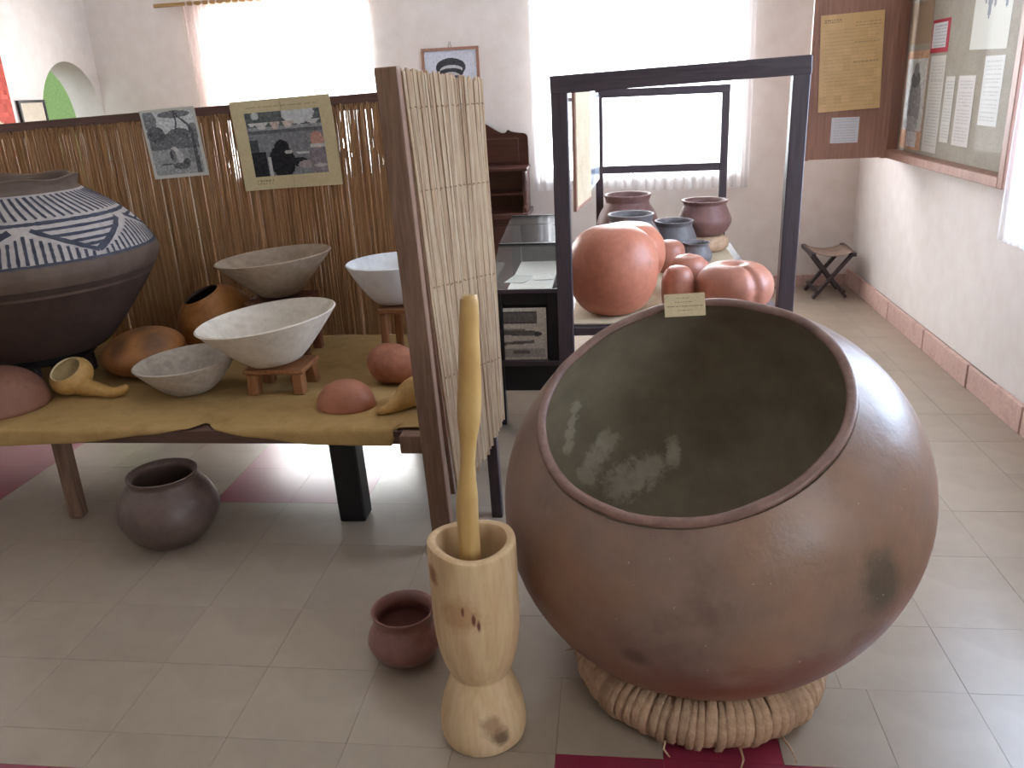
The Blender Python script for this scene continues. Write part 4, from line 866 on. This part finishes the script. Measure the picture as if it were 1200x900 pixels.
part(MB().box((1.165, 5.40, 1.005), (1.625, 5.425, 2.0)), 'panel', M['casewood'], nb, bevel=.002)
part(MB().box((1.16, 5.396, 1.0), (1.185, 5.43, 2.0)), 'edge_strip', M['casewood'], nb, bevel=.002); part(MB().box((1.605, 5.396, 1.0), (1.636, 5.43, 2.0)), 'edge_strip', M['casewood'], nb, bevel=.002)
a = canvas(64, 96, (220,184,128)); X, Y = grid(a); n_ = np.kron(RNG.normal(size=(13, 9)), np.ones((8, 8)))[:96, :64]; a += (n_*.012)[..., None]; lines(a, .05, .35, (.06, .075), (90,76,60), .7, 40); lines(a, .06, .92, np.linspace(.16, .95, 22), (150,120,76), .18, 41); lines(a, .55, .95, (.1, .13, .3, .5), (150,124,86), .5, 42)
card('document', a, .352, .535, M['gloss_print'], 'large yellowed handwritten document on the brown notice board', 'paper', stand((1.385, 5.3975, 1.553), 0, 0, -.04), curl=.006)
a = doc(34, 32, (216,216,222), 9, 43); card('notice', a, .16, .148, M['print'], 'small white notice beneath the yellowed document', 'paper', stand((1.384, 5.3978, 1.172), 0, 0, 0))
fs = empty('folding_stool', (1.51, 6.05, 0), label='dark folding stool with crossed legs and slung seat in the corner', cat='stool')
SX0, SX1, SY0, SY1, SH = 1.375, 1.645, 5.90, 6.20, .315
for y in (SY0+.02, SY1-.02):
    part(MB().beam((SX0+.02, y, .005), (SX1-.005, y, SH), .022, .034, (0,1,0)), 'leg', M['darkframe'], fs, bevel=.003)
    part(MB().beam((SX1-.02, y+.025, .005), (SX0+.005, y+.025, SH), .022, .034, (0,1,0)), 'leg', M['darkframe'], fs, bevel=.003)
for x in (SX0, SX1): part(MB().beam((x, SY0-.01, SH), (x, SY1+.03, SH+.008), .032, .028), 'seat_rail', M['darkframe'], fs, bevel=.003)
part(MB().beam((SX0+.045, SY0, .055), (SX0+.045, SY1+.02, .055), .018, .018), 'stretcher', M['darkframe'], fs); part(MB().beam((SX1-.045, SY0, .055), (SX1-.045, SY1+.02, .055), .018, .018), 'stretcher', M['darkframe'], fs)
v = []; f = []
for i in range(13):
    for j in range(9): s = i/12; v.append((SX0+(SX1-SX0)*s, SY0+(SY1-SY0)*j/8, SH+.018-.03*math.sin(PI*s)))
for i in range(12):
    for j in range(8): a_ = i*9+j; f.append((a_, a_+1, a_+10, a_+9))
M['canvas'] = mottled('worn_canvas', [hx(136,112,100), hx(164,136,118)], 14, .8, .2, .3, 90)
o = part(MB().add(v, f), 'slung_seat', M['canvas'], fs, smooth=True); md = o.modifiers.new('thick', 'SOLIDIFY'); md.thickness = .004

# ------------------------------------------------------------------ sets of like things
SETS = {'wooden_bowl': 'wooden bowls on the sacking-covered table', 'wooden_stool': 'stools under the bowls', 'calabash_cup': 'gourd cups on the open stand', 'typed_sheet': 'typed sheets in the notice case', 'calabash_half': 'half calabashes on the display table'}
for o in [q for q in S.objects if q.parent is None]:
    k = o.name.split('.')[0]
    if k in SETS: o['group'] = SETS[k]
    elif k == 'clay_pot' and o.location.z > .5: o['group'] = 'clay pots on the open stand'
    elif k == 'clay_pot': o['group'] = 'clay pots on the floor'
    elif k == 'calabash': o['group'] = 'calabashes on the open stand' if o.location.z > .6 else 'calabashes on the display table'
    elif k == 'document' and o.location.y < 5: o['group'] = 'documents in the glass-topped cabinet'
